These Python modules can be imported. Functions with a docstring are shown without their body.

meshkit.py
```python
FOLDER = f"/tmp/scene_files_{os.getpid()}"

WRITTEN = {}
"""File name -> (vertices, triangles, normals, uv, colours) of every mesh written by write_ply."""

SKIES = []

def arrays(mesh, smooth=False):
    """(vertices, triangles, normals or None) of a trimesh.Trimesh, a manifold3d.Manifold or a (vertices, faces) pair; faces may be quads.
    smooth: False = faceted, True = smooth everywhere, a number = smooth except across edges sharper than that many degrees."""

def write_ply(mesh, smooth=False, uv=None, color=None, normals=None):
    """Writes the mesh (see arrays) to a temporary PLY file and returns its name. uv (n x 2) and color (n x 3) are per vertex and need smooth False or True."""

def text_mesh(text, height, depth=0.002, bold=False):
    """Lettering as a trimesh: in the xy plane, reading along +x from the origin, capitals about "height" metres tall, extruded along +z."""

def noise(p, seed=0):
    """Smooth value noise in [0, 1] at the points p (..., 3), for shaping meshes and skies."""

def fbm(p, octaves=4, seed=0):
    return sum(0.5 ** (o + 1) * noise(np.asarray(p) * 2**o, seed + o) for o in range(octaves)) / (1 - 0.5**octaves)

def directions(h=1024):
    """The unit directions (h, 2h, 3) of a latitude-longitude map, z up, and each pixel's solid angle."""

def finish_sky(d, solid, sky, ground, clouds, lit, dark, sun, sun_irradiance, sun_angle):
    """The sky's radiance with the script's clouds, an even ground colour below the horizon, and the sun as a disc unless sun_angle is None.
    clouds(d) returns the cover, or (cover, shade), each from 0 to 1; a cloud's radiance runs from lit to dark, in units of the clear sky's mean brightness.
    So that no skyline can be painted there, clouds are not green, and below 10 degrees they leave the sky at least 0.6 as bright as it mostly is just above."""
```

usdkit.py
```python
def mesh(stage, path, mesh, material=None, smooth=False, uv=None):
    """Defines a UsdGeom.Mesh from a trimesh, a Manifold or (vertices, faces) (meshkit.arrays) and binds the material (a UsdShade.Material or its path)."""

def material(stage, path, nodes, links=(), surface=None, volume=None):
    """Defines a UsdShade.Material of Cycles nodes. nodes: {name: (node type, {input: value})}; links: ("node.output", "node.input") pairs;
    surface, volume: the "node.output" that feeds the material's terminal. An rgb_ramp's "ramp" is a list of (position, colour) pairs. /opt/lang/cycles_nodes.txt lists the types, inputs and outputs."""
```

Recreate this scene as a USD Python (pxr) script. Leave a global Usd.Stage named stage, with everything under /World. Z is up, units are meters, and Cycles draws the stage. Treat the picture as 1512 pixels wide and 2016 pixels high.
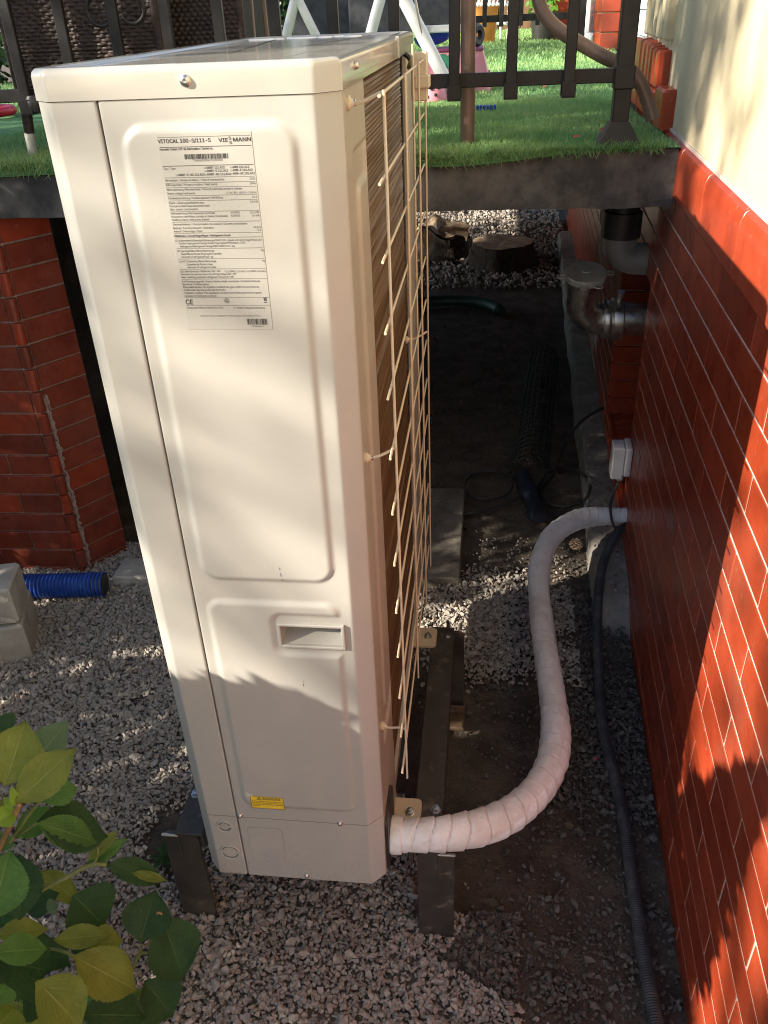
import math
import numpy as np
import trimesh
from scipy.interpolate import CubicSpline
from pxr import Gf, Sdf, Usd, UsdGeom, UsdLux, UsdShade, Vt
import usdkit
import meshkit

# ------------------------------------------------------------------ stage, camera, sky, sun, exposure
stage = Usd.Stage.CreateInMemory()
UsdGeom.SetStageUpAxis(stage, UsdGeom.Tokens.z)
UsdGeom.Xform.Define(stage, '/World')
UsdGeom.Scope.Define(stage, '/World/Looks')
CAM = np.array([0.31961, -0.92613, 1.65044])
CR = np.array([[0.99309775, 0.11088924, -0.03821566], [0.02513292, -0.51944416, -0.85413471], [-0.11456525, 0.84727879, -0.5186458]])  # right, down, forward
FPX = 1635.32
EXPOSURE = 1.58
SUN_AZ, SUN_EL = math.radians(29.2), math.radians(28.2)
SUN_I, SKY_I = 1.25, 0.085

camera = UsdGeom.Camera.Define(stage, '/World/camera')
camera.CreateHorizontalApertureAttr(36.0)
camera.CreateVerticalApertureAttr(48.0)
camera.CreateFocalLengthAttr(36.0 * FPX / 1512)
camera.CreateClippingRangeAttr((0.05, 1000.0))
camera.CreateExposureAttr(EXPOSURE)
camera.AddTransformOp().Set(Gf.Matrix4d(*CR[0], 0, *(-CR[1]), 0, *(-CR[2]), 0, *CAM, 1))
LIGHT = np.array([math.cos(SUN_EL) * math.cos(SUN_AZ), math.cos(SUN_EL) * math.sin(SUN_AZ), -math.sin(SUN_EL)])
usdkit.material(stage, '/World/Looks/sky_look', {
    'sky': ('sky_texture', {'sky_type': 'single_scattering', 'sun_disc': False, 'sun_elevation': SUN_EL, 'sun_rotation': math.atan2(-LIGHT[0], -LIGHT[1])}),
    'bg': ('background_shader', {'strength': SKY_I})}, [('sky.color', 'bg.color')], surface='bg.background')
dome = UsdLux.DomeLight.Define(stage, '/World/sky')
UsdShade.MaterialBindingAPI.Apply(dome.GetPrim()).Bind(UsdShade.Material.Get(stage, '/World/Looks/sky_look'))
dome.GetPrim().SetCustomDataByKey('kind', 'structure')
sun = UsdLux.DistantLight.Define(stage, '/World/sun')
sun.CreateNormalizeAttr(True)
sun.CreateIntensityAttr(SUN_I)
sun.CreateAngleAttr(0.5)
sun.CreateColorAttr(Gf.Vec3f(1.0, 0.91, 0.76))
zz = -LIGHT
xx = np.cross([0, 0, 1.0], zz); xx /= np.linalg.norm(xx)
yy = np.cross(zz, xx)
sun.AddTransformOp().Set(Gf.Matrix4d(*xx, 0, *yy, 0, *zz, 0, 0, 0, 5, 1))

rng = np.random.default_rng(7)


# ------------------------------------------------------------------ helpers: rays, names, things
def ray(x, y):
    return CR.T @ np.array([(x - 756) / FPX, (y - 1008) / FPX, 1.0])


def at_z(x, y, z):
    d = ray(x, y)
    return CAM + d * (z - CAM[2]) / d[2]


def at_y(x, y, v):
    d = ray(x, y)
    return CAM + d * (v - CAM[1]) / d[1]


def at_d(x, y, D):
    return CAM + ray(x, y) * D


def to_px(P):
    q = (np.atleast_2d(P) - CAM) @ CR.T
    w = np.where(np.abs(q[:, 2]) < 1e-6, 1e-6, q[:, 2])
    return np.stack([756 + FPX * q[:, 0] / w, 1008 + FPX * q[:, 1] / w, q[:, 2]], 1)


used, base = {}, {}


def numbered(path):
    n = used.get(path, -1) + 1
    used[path] = n
    return path if n == 0 else f'{path}_{n:03d}'


def keys(prim, label=None, category=None, group=None, kind=None):
    for k, v in (('label', label), ('category', category), ('group', group), ('kind', kind)):
        if v:
            prim.SetCustomDataByKey(k, v)


def thing(name, label, category, loc=(0, 0, 0), group=None):
    path = numbered('/World/' + name)
    x = UsdGeom.Xform.Define(stage, path)
    x.AddTranslateOp().Set(Gf.Vec3d(*map(float, loc)))
    base[path] = np.array(loc, float)
    keys(x.GetPrim(), label, category, group)
    return path


def part(parent, name, mesh, look, smooth=False, label=None, uv=None, kind=None):
    """A mesh in world coordinates as a child of PARENT (a thing or a part)."""
    path = numbered(parent + '/' + name)
    off = base[parent]
    base[path] = off
    if isinstance(mesh, trimesh.Trimesh):
        v, f = np.array(mesh.vertices), np.array(mesh.faces)
    else:
        v, f = np.asarray(mesh[0], float), np.asarray(mesh[1], int)
    if f.shape[1] == 4:
        f = np.vstack([f[:, [0, 1, 2]], f[:, [0, 2, 3]]])
    u, inv = np.unique(f, return_inverse=True)
    if len(u) < len(v):
        v, f = v[u], inv.reshape(f.shape)
        uv = None if uv is None else np.asarray(uv)[u]
    m = usdkit.mesh(stage, path, (v - off, f), look, smooth, uv)
    keys(m.GetPrim(), label, kind=kind)
    return path


def solo(name, mesh, look, label=None, category=None, group=None, kind=None, smooth=False, uv=None):
    base['/World'] = np.zeros(3)
    path = part('/World', name, mesh, look, smooth, uv=uv)
    keys(stage.GetPrimAtPath(path), label, category, group, kind)
    return path


# ------------------------------------------------------------------ helpers: shapes
def cat(ms):
    out_v, out_f, n = [], [], 0
    for m in ms:
        v, f = (np.array(m.vertices), np.array(m.faces)) if isinstance(m, trimesh.Trimesh) else (np.asarray(m[0]), np.asarray(m[1]))
        if f.shape[1] == 4:
            f = np.vstack([f[:, [0, 1, 2]], f[:, [0, 2, 3]]])
        out_v.append(v); out_f.append(f + n); n += len(v)
    return np.vstack(out_v), np.vstack(out_f)


SG = np.array([(i, j, k) for i in (-1, 1) for j in (-1, 1) for k in (-1, 1)], float)
_pts = np.vstack([[s * (1 - 0.2 * (np.arange(3) != a)) for a in range(3)] for s in SG])
_h = trimesh.Trimesh(_pts, process=False).convex_hull
_map = [int(np.argmin(np.linalg.norm(_pts - v, axis=1))) for v in _h.vertices]
HULL_F = np.array(_map)[np.array(_h.faces)]


def bev(x0, x1, y0, y1, z0, z1, b=0.002):
    c = np.array([(x0 + x1) / 2, (y0 + y1) / 2, (z0 + z1) / 2]); h = np.abs(np.array([x1 - x0, y1 - y0, z1 - z0])) / 2
    b = min(b, h.min() * 0.49)
    v = np.vstack([[s * (h - b * (np.arange(3) != a)) for a in range(3)] for s in SG])
    return v + c, HULL_F.copy()


def xf(mesh, M=None, t=(0, 0, 0)):
    v, f = (np.array(mesh.vertices), np.array(mesh.faces)) if isinstance(mesh, trimesh.Trimesh) else mesh
    return (v @ np.asarray(M, float).T if M is not None else v) + np.asarray(t, float), f


def rot(axis, deg):
    return trimesh.transformations.rotation_matrix(math.radians(deg), axis)[:3, :3]


def spline(pts, n):
    p = np.asarray(pts, float)
    s = np.r_[0, np.cumsum(np.linalg.norm(np.diff(p, axis=0), axis=1))]
    u = np.linspace(0, s[-1], n)
    return CubicSpline(s, p)(u)


def tube(pts, r, n=10, caps=True, rf=None, twist=None):
    """A swept circle; r: number or per-point radii; rf(arc length, angle) multiplies the radius."""
    p = np.asarray(pts, float)
    m = len(p)
    T = np.gradient(p, axis=0); T /= np.linalg.norm(T, axis=1, keepdims=True) + 1e-12
    a = np.cross(T[0], [0, 0, 1.0] if abs(T[0][2]) < 0.9 else [1.0, 0, 0]); a /= np.linalg.norm(a)
    A = [a]
    for i in range(1, m):
        a = A[-1] - T[i] * (A[-1] @ T[i]); A.append(a / np.linalg.norm(a))
    A = np.array(A); B = np.cross(T, A)
    th = np.arange(n) * 2 * np.pi / n
    s = np.r_[0, np.cumsum(np.linalg.norm(np.diff(p, axis=0), axis=1))]
    R = np.broadcast_to(np.asarray(r, float), (m,))[:, None] * np.ones(n)[None]
    if rf is not None:
        R = R * rf(s[:, None], th[None, :])
    v = (p[:, None] + R[..., None] * (np.cos(th)[None, :, None] * A[:, None] + np.sin(th)[None, :, None] * B[:, None])).reshape(-1, 3)
    i, j = np.meshgrid(np.arange(m - 1), np.arange(n), indexing='ij')
    q = np.stack([i * n + j, i * n + (j + 1) % n, (i + 1) * n + (j + 1) % n, (i + 1) * n + j], -1).reshape(-1, 4)
    f = np.vstack([q[:, [0, 1, 2]], q[:, [0, 2, 3]]])
    if caps:
        v = np.vstack([v, p[0], p[-1]])
        k = np.arange(n)
        f = np.vstack([f, np.stack([np.full(n, m * n), (k + 1) % n, k], 1), np.stack([np.full(n, m * n + 1), (m - 1) * n + k, (m - 1) * n + (k + 1) % n], 1)])
    return v, f


def rod(a, b, r, n=8, r2=None):
    return tube([a, b], [r, r if r2 is None else r2], n)


def lathe(profile, n=24, M=None, t=(0, 0, 0)):
    """profile: (radius, height) pairs, bottom to top, revolved about z."""
    p = np.asarray(profile, float); m = len(p)
    th = np.arange(n) * 2 * np.pi / n
    v = np.stack([p[:, 0, None] * np.cos(th), p[:, 0, None] * np.sin(th), np.repeat(p[:, 1, None], n, 1)], -1).reshape(-1, 3)
    i, j = np.meshgrid(np.arange(m - 1), np.arange(n), indexing='ij')
    q = np.stack([i * n + j, i * n + (j + 1) % n, (i + 1) * n + (j + 1) % n, (i + 1) * n + j], -1).reshape(-1, 4)
    return xf((v, np.vstack([q[:, [0, 1, 2]], q[:, [0, 2, 3]]])), M, t)


def basis(z):
    """Rotation whose third column is z."""
    z = np.asarray(z, float); z = z / np.linalg.norm(z)
    x = np.cross([0, 0, 1.0] if abs(z[2]) < 0.9 else [0, 1.0, 0], z); x /= np.linalg.norm(x)
    return np.stack([x, np.cross(z, x), z], 1)


def grid_mesh(P, keep=None, flip=False):
    """P (a, b, 3) as a sheet; keep (a-1, b-1) masks its cells."""
    a, b = P.shape[:2]
    i, j = np.meshgrid(np.arange(a - 1), np.arange(b - 1), indexing='ij')
    q = np.stack([i * b + j, (i + 1) * b + j, (i + 1) * b + j + 1, i * b + j + 1], -1)
    q = q[keep] if keep is not None else q.reshape(-1, 4)
    if flip:
        q = q[:, ::-1]
    return P.reshape(-1, 3), np.vstack([q[:, [0, 1, 2]], q[:, [0, 2, 3]]])


def sstep(x):
    x = np.clip(x, 0, 1)
    return x * x * (3 - 2 * x)


def rrect(x, y, x0, x1, y0, y1, r):
    """Signed distance to a rounded rectangle, negative inside."""
    qx = np.abs(x - (x0 + x1) / 2) - (x1 - x0) / 2 + r
    qy = np.abs(y - (y0 + y1) / 2) - (y1 - y0) / 2 + r
    return np.hypot(np.maximum(qx, 0), np.maximum(qy, 0)) + np.minimum(np.maximum(qx, qy), 0) - r


def fillet(path, r=0.005, n=4):
    p = [np.asarray(q, float) for q in path]
    out = [p[0]]
    for a, b, c in zip(p[:-2], p[1:-1], p[2:]):
        u, w = a - b, c - b
        lu, lw = np.linalg.norm(u), np.linalg.norm(w)
        d = min(r, lu * 0.45, lw * 0.45)
        s, e = b + u / lu * d, b + w / lw * d
        for k in range(n + 1):
            t = k / n
            out.append((1 - t) ** 2 * s + 2 * t * (1 - t) * b + t * t * e)
    out.append(p[-1])
    return np.array(out)


def prism(poly, z0, z1):
    """Extruded polygon (counter-clockwise, convex)."""
    p = np.asarray(poly, float); n = len(p)
    v = np.vstack([np.c_[p, np.full(n, z0)], np.c_[p, np.full(n, z1)]])
    k = np.arange(n); k2 = (k + 1) % n
    f = [np.stack([k, k2, k2 + n], 1), np.stack([k, k2 + n, k + n], 1)]
    t = np.arange(1, n - 1)
    f += [np.stack([np.full(n - 2, n), t + n, t + 1 + n], 1), np.stack([np.zeros(n - 2, int), t + 1, t], 1)]
    return v, np.vstack(f)


# ------------------------------------------------------------------ materials
def pbr(name, c1, c2=None, scale=8.0, detail=4, lo=0.35, hi=0.65, rough=0.5, rough2=None, spec=0.5, metal=0.0, coat=0.0, coat_rough=0.1, bumps=(), rand=None, rv=(0.8, 1.2), stretch=None, dirt=None, translucent=0.0, sheen=0.0, splash=None):
    N, L = {'geo': ('geometry', {}), 'p': ('principled_bsdf', {'roughness': rough, 'specular_ior_level': spec, 'metallic': metal, 'coat_weight': coat, 'coat_roughness': coat_rough, 'sheen_weight': sheen})}, []
    src = 'geo.position'
    if stretch:
        N['map'] = ('mapping', {'scale': stretch})
        L.append(('geo.position', 'map.vector')); src = 'map.vector'
    col = None
    if c2 is not None:
        N['n'] = ('noise_texture', {'scale': scale, 'detail': detail, 'roughness': 0.6})
        N['r'] = ('rgb_ramp', {'ramp': [(lo, c1), (hi, c2)]})
        L += [(src, 'n.vector'), ('n.fac', 'r.fac')]
        col = 'r.color'
        if rough2 is not None:
            N['rr'] = ('map_range', {'from_min': lo, 'from_max': hi, 'to_min': rough, 'to_max': rough2, 'clamp': True})
            L += [('n.fac', 'rr.value'), ('rr.result', 'p.roughness')]
    else:
        N['c'] = ('color', {'value': c1}); col = 'c.color'
    for k, (dc, dscale, dlo, dhi, damt) in enumerate(dirt or ()):   # weathering: a second noise mixes in the colour dc
        N[f'dn{k}'] = ('noise_texture', {'scale': dscale, 'detail': 6, 'roughness': 0.65})
        N[f'dr{k}'] = ('map_range', {'from_min': dlo, 'from_max': dhi, 'to_min': 0.0, 'to_max': damt, 'clamp': True})
        N[f'dm{k}'] = ('mix', {'color2': dc})
        L += [('geo.position', f'dn{k}.vector'), (f'dn{k}.fac', f'dr{k}.value'), (f'dr{k}.result', f'dm{k}.fac'), (col, f'dm{k}.color1')]
        col = f'dm{k}.color'
    if splash:                                                          # soil splashed up from the ground, thinning with height
        N['sx'] = ('separate_xyz', {}); N['sz'] = ('map_range', {'from_min': splash[0], 'from_max': splash[1], 'to_min': 0.13, 'to_max': -0.02, 'clamp': True})
        N['sn'] = ('noise_texture', {'scale': 210, 'detail': 5, 'roughness': 0.7}); N['ss'] = ('math', {'math_type': 'add'})
        N['sr'] = ('map_range', {'from_min': 0.66, 'from_max': 0.80, 'to_min': 0.0, 'to_max': 0.5, 'clamp': True}); N['sm'] = ('mix', {'color2': (0.14, 0.11, 0.085)})
        L += [('geo.position', 'sx.vector'), ('sx.z', 'sz.value'), ('geo.position', 'sn.vector'), ('sn.fac', 'ss.value1'), ('sz.result', 'ss.value2'), ('ss.value', 'sr.value'), ('sr.result', 'sm.fac'), (col, 'sm.color1')]
        col = 'sm.color'
    if rand:
        N['id'] = ('object_info', {}) if rand == 'object' else ('geometry', {})
        N['rm'] = ('map_range', {'to_min': rv[0], 'to_max': rv[1]})
        N['rh'] = ('hsv', {'hue': 0.5, 'saturation': 1.0})
        L += [('id.random' if rand == 'object' else 'id.random_per_island', 'rm.value'), ('rm.result', 'rh.value'), (col, 'rh.color')]
        col = 'rh.color'
    L.append((col, 'p.base_color'))
    prev = None
    for k, (bs, strength, dist) in enumerate(bumps):
        N[f'bn{k}'] = ('noise_texture', {'scale': bs, 'detail': 5, 'roughness': 0.6})
        N[f'b{k}'] = ('bump', {'strength': strength, 'distance': dist})
        L += [(src, f'bn{k}.vector'), (f'bn{k}.fac', f'b{k}.height')]
        if prev:
            L.append((prev, f'b{k}.normal'))
        prev = f'b{k}.normal'
    if prev:
        L.append((prev, 'p.normal'))
    surf = 'p.BSDF'
    if translucent:
        N['t'] = ('translucent_bsdf', {}); N['mx'] = ('mix_closure', {'fac': translucent})
        N['tb'] = ('hsv', {'hue': 0.49, 'saturation': 1.1, 'value': 1.5})
        L += [(col, 'tb.color'), ('tb.color', 't.color'), ('p.BSDF', 'mx.closure1'), ('t.BSDF', 'mx.closure2')]
        surf = 'mx.closure'
    return usdkit.material(stage, '/World/Looks/' + name, N, L, surface=surf)


white_paint = pbr('white_paint', (0.345, 0.334, 0.308), (0.367, 0.356, 0.329), scale=3, rough=0.36, bumps=[(900, 0.12, 0.0004), (7, 0.05, 0.004)], dirt=[((0.35, 0.29, 0.22), 260, 0.70, 0.76, 0.5), ((0.5, 0.44, 0.35), 6, 0.50, 0.8, 0.35), ((0.30, 0.26, 0.2), 90, 0.66, 0.8, 0.3)], splash=(0.29, 0.62))
gloss_paint = pbr('gloss_paint', (0.36, 0.346, 0.312), (0.38, 0.365, 0.33), scale=4, rough=0.16, coat=0.5, bumps=[(60, 0.06, 0.001)], dirt=[((0.4, 0.34, 0.27), 12, 0.56, 0.8, 0.25)])
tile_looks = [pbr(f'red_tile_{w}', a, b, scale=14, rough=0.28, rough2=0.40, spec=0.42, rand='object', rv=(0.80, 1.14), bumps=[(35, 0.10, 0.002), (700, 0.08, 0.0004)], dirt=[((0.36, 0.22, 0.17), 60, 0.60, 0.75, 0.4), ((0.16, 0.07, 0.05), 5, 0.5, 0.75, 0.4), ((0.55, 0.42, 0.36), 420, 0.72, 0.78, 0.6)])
              for w, a, b in (('plain', (0.27, 0.038, 0.014), (0.32, 0.045, 0.016)), ('dark', (0.24, 0.032, 0.013), (0.28, 0.038, 0.014)), ('warm', (0.29, 0.042, 0.015), (0.34, 0.050, 0.017)), ('pillar_shade', (0.15, 0.027, 0.014), (0.20, 0.034, 0.016)))]  # last entry: same tile darkened, the pillar's shade put into its colour
mortar_look = pbr('mortar', (0.42, 0.33, 0.285), (0.55, 0.45, 0.395), scale=60, rough=0.9, bumps=[(300, 0.5, 0.002)])
plaster_look = pbr('cream_plaster', (0.47, 0.405, 0.265), (0.53, 0.455, 0.30), scale=5, rough=0.9, bumps=[(140, 0.35, 0.004), (25, 0.15, 0.006)], dirt=[((0.30, 0.24, 0.15), 190, 0.70, 0.76, 0.7), ((0.45, 0.38, 0.26), 9, 0.55, 0.8, 0.3)])
slab_look = pbr('coated_concrete', (0.024, 0.024, 0.026), (0.052, 0.05, 0.049), scale=7, detail=7, rough=0.75, bumps=[(45, 0.35, 0.006), (260, 0.25, 0.002)], dirt=[((0.17, 0.155, 0.135), 6, 0.45, 0.72, 0.75), ((0.015, 0.014, 0.013), 18, 0.55, 0.7, 0.7)])
concrete_look = pbr('concrete', (0.30, 0.275, 0.24), (0.42, 0.39, 0.345), scale=12, detail=8, rough=0.9, bumps=[(90, 0.5, 0.004), (400, 0.3, 0.001)], dirt=[((0.10, 0.09, 0.08), 120, 0.66, 0.72, 0.7), ((0.2, 0.18, 0.15), 8, 0.5, 0.75, 0.5)])
dirt_look = pbr('earth', (0.052, 0.039, 0.029), (0.115, 0.088, 0.067), scale=9, detail=9, rough=0.95, bumps=[(40, 0.7, 0.02), (220, 0.6, 0.006)], dirt=[((0.15, 0.125, 0.10), 160, 0.66, 0.74, 0.7)])
gravel_look = pbr('gravel_stone', (0.38, 0.335, 0.292), (0.54, 0.48, 0.42), scale=70, detail=5, rough=0.9, rand='island', rv=(0.66, 1.14), bumps=[(400, 0.5, 0.002)], dirt=[((0.42, 0.28, 0.20), 33, 0.58, 0.7, 0.6), ((0.15, 0.13, 0.12), 420, 0.62, 0.7, 0.5)])
grass_look = pbr('lawn_blade', (0.25, 0.50, 0.19), (0.44, 0.62, 0.24), scale=5, rough=0.6, rand='island', rv=(0.6, 1.35), translucent=0.25)
lawn_base = pbr('lawn_backing', (0.08, 0.22, 0.08), (0.14, 0.32, 0.11), scale=60, rough=0.9, bumps=[(200, 0.9, 0.02)])
black_metal = pbr('black_paint', (0.010, 0.0085, 0.008), (0.018, 0.0155, 0.0145), scale=20, rough=0.45, spec=0.3, bumps=[(160, 0.2, 0.001)], dirt=[((0.35, 0.31, 0.27), 45, 0.74, 0.77, 0.8)])
grey_metal = pbr('dark_grey_paint', (0.030, 0.027, 0.024), (0.055, 0.048, 0.041), scale=14, rough=0.45, bumps=[(120, 0.2, 0.001)], dirt=[((0.3, 0.25, 0.2), 30, 0.58, 0.75, 0.5)])
cap_metal = pbr('cap_metal', (0.46, 0.43, 0.38), (0.60, 0.57, 0.52), scale=40, rough=0.55, metal=0.3, bumps=[(150, 0.2, 0.001)], dirt=[((0.2, 0.17, 0.13), 40, 0.55, 0.75, 0.5)])
steel = pbr('steel', (0.50, 0.47, 0.43), (0.62, 0.59, 0.55), scale=30, rough=0.28, rough2=0.45, metal=1.0, bumps=[(200, 0.1, 0.001)], dirt=[((0.2, 0.16, 0.12), 25, 0.55, 0.75, 0.5)])
bolt_steel = pbr('bolt_steel', (0.55, 0.53, 0.5), rough=0.3, metal=1.0)
zinc = pbr('zinc', (0.42, 0.39, 0.35), (0.55, 0.52, 0.47), scale=40, rough=0.5, metal=0.6, bumps=[(150, 0.2, 0.001)])
wire_paint = pbr('wire_paint', (0.52, 0.44, 0.32), rough=0.35)
rubber = pbr('black_rubber', (0.018, 0.017, 0.017), (0.03, 0.028, 0.027), scale=30, rough=0.5)
wrap_look = pbr('white_wrap_tape', (0.64, 0.63, 0.625), (0.72, 0.71, 0.705), scale=25, rough=0.33, bumps=[(45, 0.35, 0.006), (140, 0.3, 0.003), (500, 0.15, 0.001)], dirt=[((0.45, 0.38, 0.31), 9, 0.48, 0.75, 0.55), ((0.35, 0.28, 0.22), 60, 0.62, 0.75, 0.4)])
conduit_look = pbr('dark_conduit', (0.03, 0.032, 0.037), (0.055, 0.057, 0.063), scale=20, rough=0.55, spec=0.3, dirt=[((0.16, 0.14, 0.12), 22, 0.56, 0.72, 0.5)])
blue_look = pbr('blue_plastic', (0.012, 0.05, 0.26), (0.02, 0.075, 0.34), scale=12, rough=0.4, dirt=[((0.1, 0.1, 0.13), 30, 0.6, 0.75, 0.4)])
box_look = pbr('light_grey_plastic', (0.47, 0.44, 0.45), rough=0.45, bumps=[(500, 0.1, 0.0005)])
pvc_look = pbr('grey_plastic', (0.17, 0.165, 0.165), (0.22, 0.21, 0.205), scale=10, rough=0.45)
stump_bark = pbr('bark', (0.018, 0.0135, 0.010), (0.048, 0.035, 0.026), scale=30, rough=0.95, bumps=[(50, 0.9, 0.02)], stretch=(1, 1, 0.3))
stump_wood = pbr('cut_wood', (0.36, 0.25, 0.165), (0.55, 0.41, 0.28), scale=16, detail=7, rough=0.85, bumps=[(90, 0.5, 0.005)], dirt=[((0.08, 0.055, 0.04), 22, 0.5, 0.7, 0.6)])
coil_look = usdkit.material(stage, '/World/Looks/coil_fins', {  # warm bounce off the red wall put into the fin colour
    'geo': ('geometry', {}), 'm': ('mapping', {'scale': (1, 3, 700)}), 'm2': ('mapping', {'scale': (1, 1.0, 26)}),
    'n': ('noise_texture', {'scale': 1.0, 'detail': 2}), 'n2': ('noise_texture', {'scale': 1.0, 'detail': 3}),
    'r': ('rgb_ramp', {'ramp': [(0.3, (0.11, 0.062, 0.030)), (0.6, (0.19, 0.112, 0.056)), (0.72, (0.30, 0.19, 0.11))]}),
    'mm': ('mix', {'mix_type': 'multiply', 'fac': 0.7}), 'r2': ('rgb_ramp', {'ramp': [(0.35, (0.5, 0.45, 0.4)), (0.65, (1, 1, 1))]}),
    'b': ('bump', {'strength': 0.5, 'distance': 0.002}), 'p': ('principled_bsdf', {'roughness': 0.42, 'metallic': 0.35})},
    [('geo.position', 'm.vector'), ('geo.position', 'm2.vector'), ('m.vector', 'n.vector'), ('m2.vector', 'n2.vector'), ('n.fac', 'r.fac'), ('n2.fac', 'r2.fac'), ('r.color', 'mm.color1'), ('r2.color', 'mm.color2'), ('mm.color', 'p.base_color'), ('n.fac', 'b.height'), ('b.normal', 'p.normal')], surface='p.BSDF')
dark_void = pbr('dark_inside', (0.012, 0.011, 0.01), rough=0.8)
paper_look = pbr('nameplate_foil', (0.345, 0.335, 0.308), rough=0.35)
ink_look = pbr('black_ink', (0.035, 0.032, 0.03), rough=0.5)
yellow_look = pbr('yellow_foil', (0.72, 0.50, 0.035), rough=0.4)
dirty_concrete = pbr('dirty_concrete', (0.075, 0.065, 0.055), (0.17, 0.15, 0.125), scale=9, detail=8, rough=0.95, bumps=[(90, 0.5, 0.004)], dirt=[((0.05, 0.04, 0.03), 60, 0.55, 0.7, 0.7)])
under_gravel = pbr('gravel_grit', (0.15, 0.13, 0.115), (0.27, 0.24, 0.21), scale=120, detail=8, rough=0.95, bumps=[(90, 0.9, 0.02), (300, 0.6, 0.006)])
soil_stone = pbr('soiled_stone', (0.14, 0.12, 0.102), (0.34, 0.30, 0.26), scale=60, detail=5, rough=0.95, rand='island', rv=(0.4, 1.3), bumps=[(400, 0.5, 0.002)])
litter_look = pbr('dry_leaf', (0.10, 0.06, 0.032), (0.20, 0.13, 0.07), scale=40, rough=0.85, rand='island', rv=(0.5, 1.4))
ledge_look = pbr('ledge_concrete', (0.17, 0.155, 0.135), (0.29, 0.265, 0.235), scale=11, detail=8, rough=0.95, bumps=[(60, 0.7, 0.006), (300, 0.5, 0.002)], dirt=[((0.07, 0.06, 0.05), 70, 0.6, 0.7, 0.7), ((0.09, 0.075, 0.06), 7, 0.45, 0.7, 0.6)])
dim_mortar = pbr('dim_mortar', (0.24, 0.17, 0.145), (0.34, 0.26, 0.22), scale=60, rough=0.9, bumps=[(300, 0.5, 0.002)])  # darker mortar copy; shadow on the pillar joints put into the colour

# ------------------------------------------------------------------ wall frame: s along the wall, z up, d out of the wall (towards the heat pump)
WA = math.radians(2.35)
WN = np.array([math.cos(WA), -math.sin(WA), 0.0]); WT = np.array([math.sin(WA), math.cos(WA), 0.0]); W0 = np.array([0.735, -0.04, 0.0])


def wp(s, z, d=0.0):
    return W0 + s * WT - d * WN + np.array([0, 0, z])


WM = np.stack([WT, -WN, [0, 0, 1.0]], 1)


def wbox(s0, s1, d0, d1, z0, z1, b=0.0015):
    return xf(bev(s0, s1, d0, d1, z0, z1, b), WM, W0)


# ------------------------------------------------------------------ ground
def ground_z(x, y):
    p = np.stack([x, y, 0 * x], -1)
    return 0.018 * (meshkit.fbm(p * 3.1, 4, 3) - 0.5) + 0.008 * (meshkit.fbm(p * 14, 3, 5) - 0.5)


gx = np.unique(np.r_[np.linspace(-60, -3, 25), np.linspace(-3, 1.2, 211), np.linspace(1.2, 60, 20)])
gy = np.unique(np.r_[np.linspace(-60, -1.0, 25), np.linspace(-1.0, 3.2, 211), np.linspace(3.2, 9, 60), np.linspace(9, 80, 20)])
GX, GY = np.meshgrid(gx, gy, indexing='ij')
near = (np.abs(GX) < 4) & (GY > -2) & (GY < 10)
GZ = np.where(near, ground_z(GX, GY), 0.0) - 0.012
solo('ground', grid_mesh(np.stack([GX, GY, GZ], -1)), dirt_look, kind='structure', smooth=True)


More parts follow.
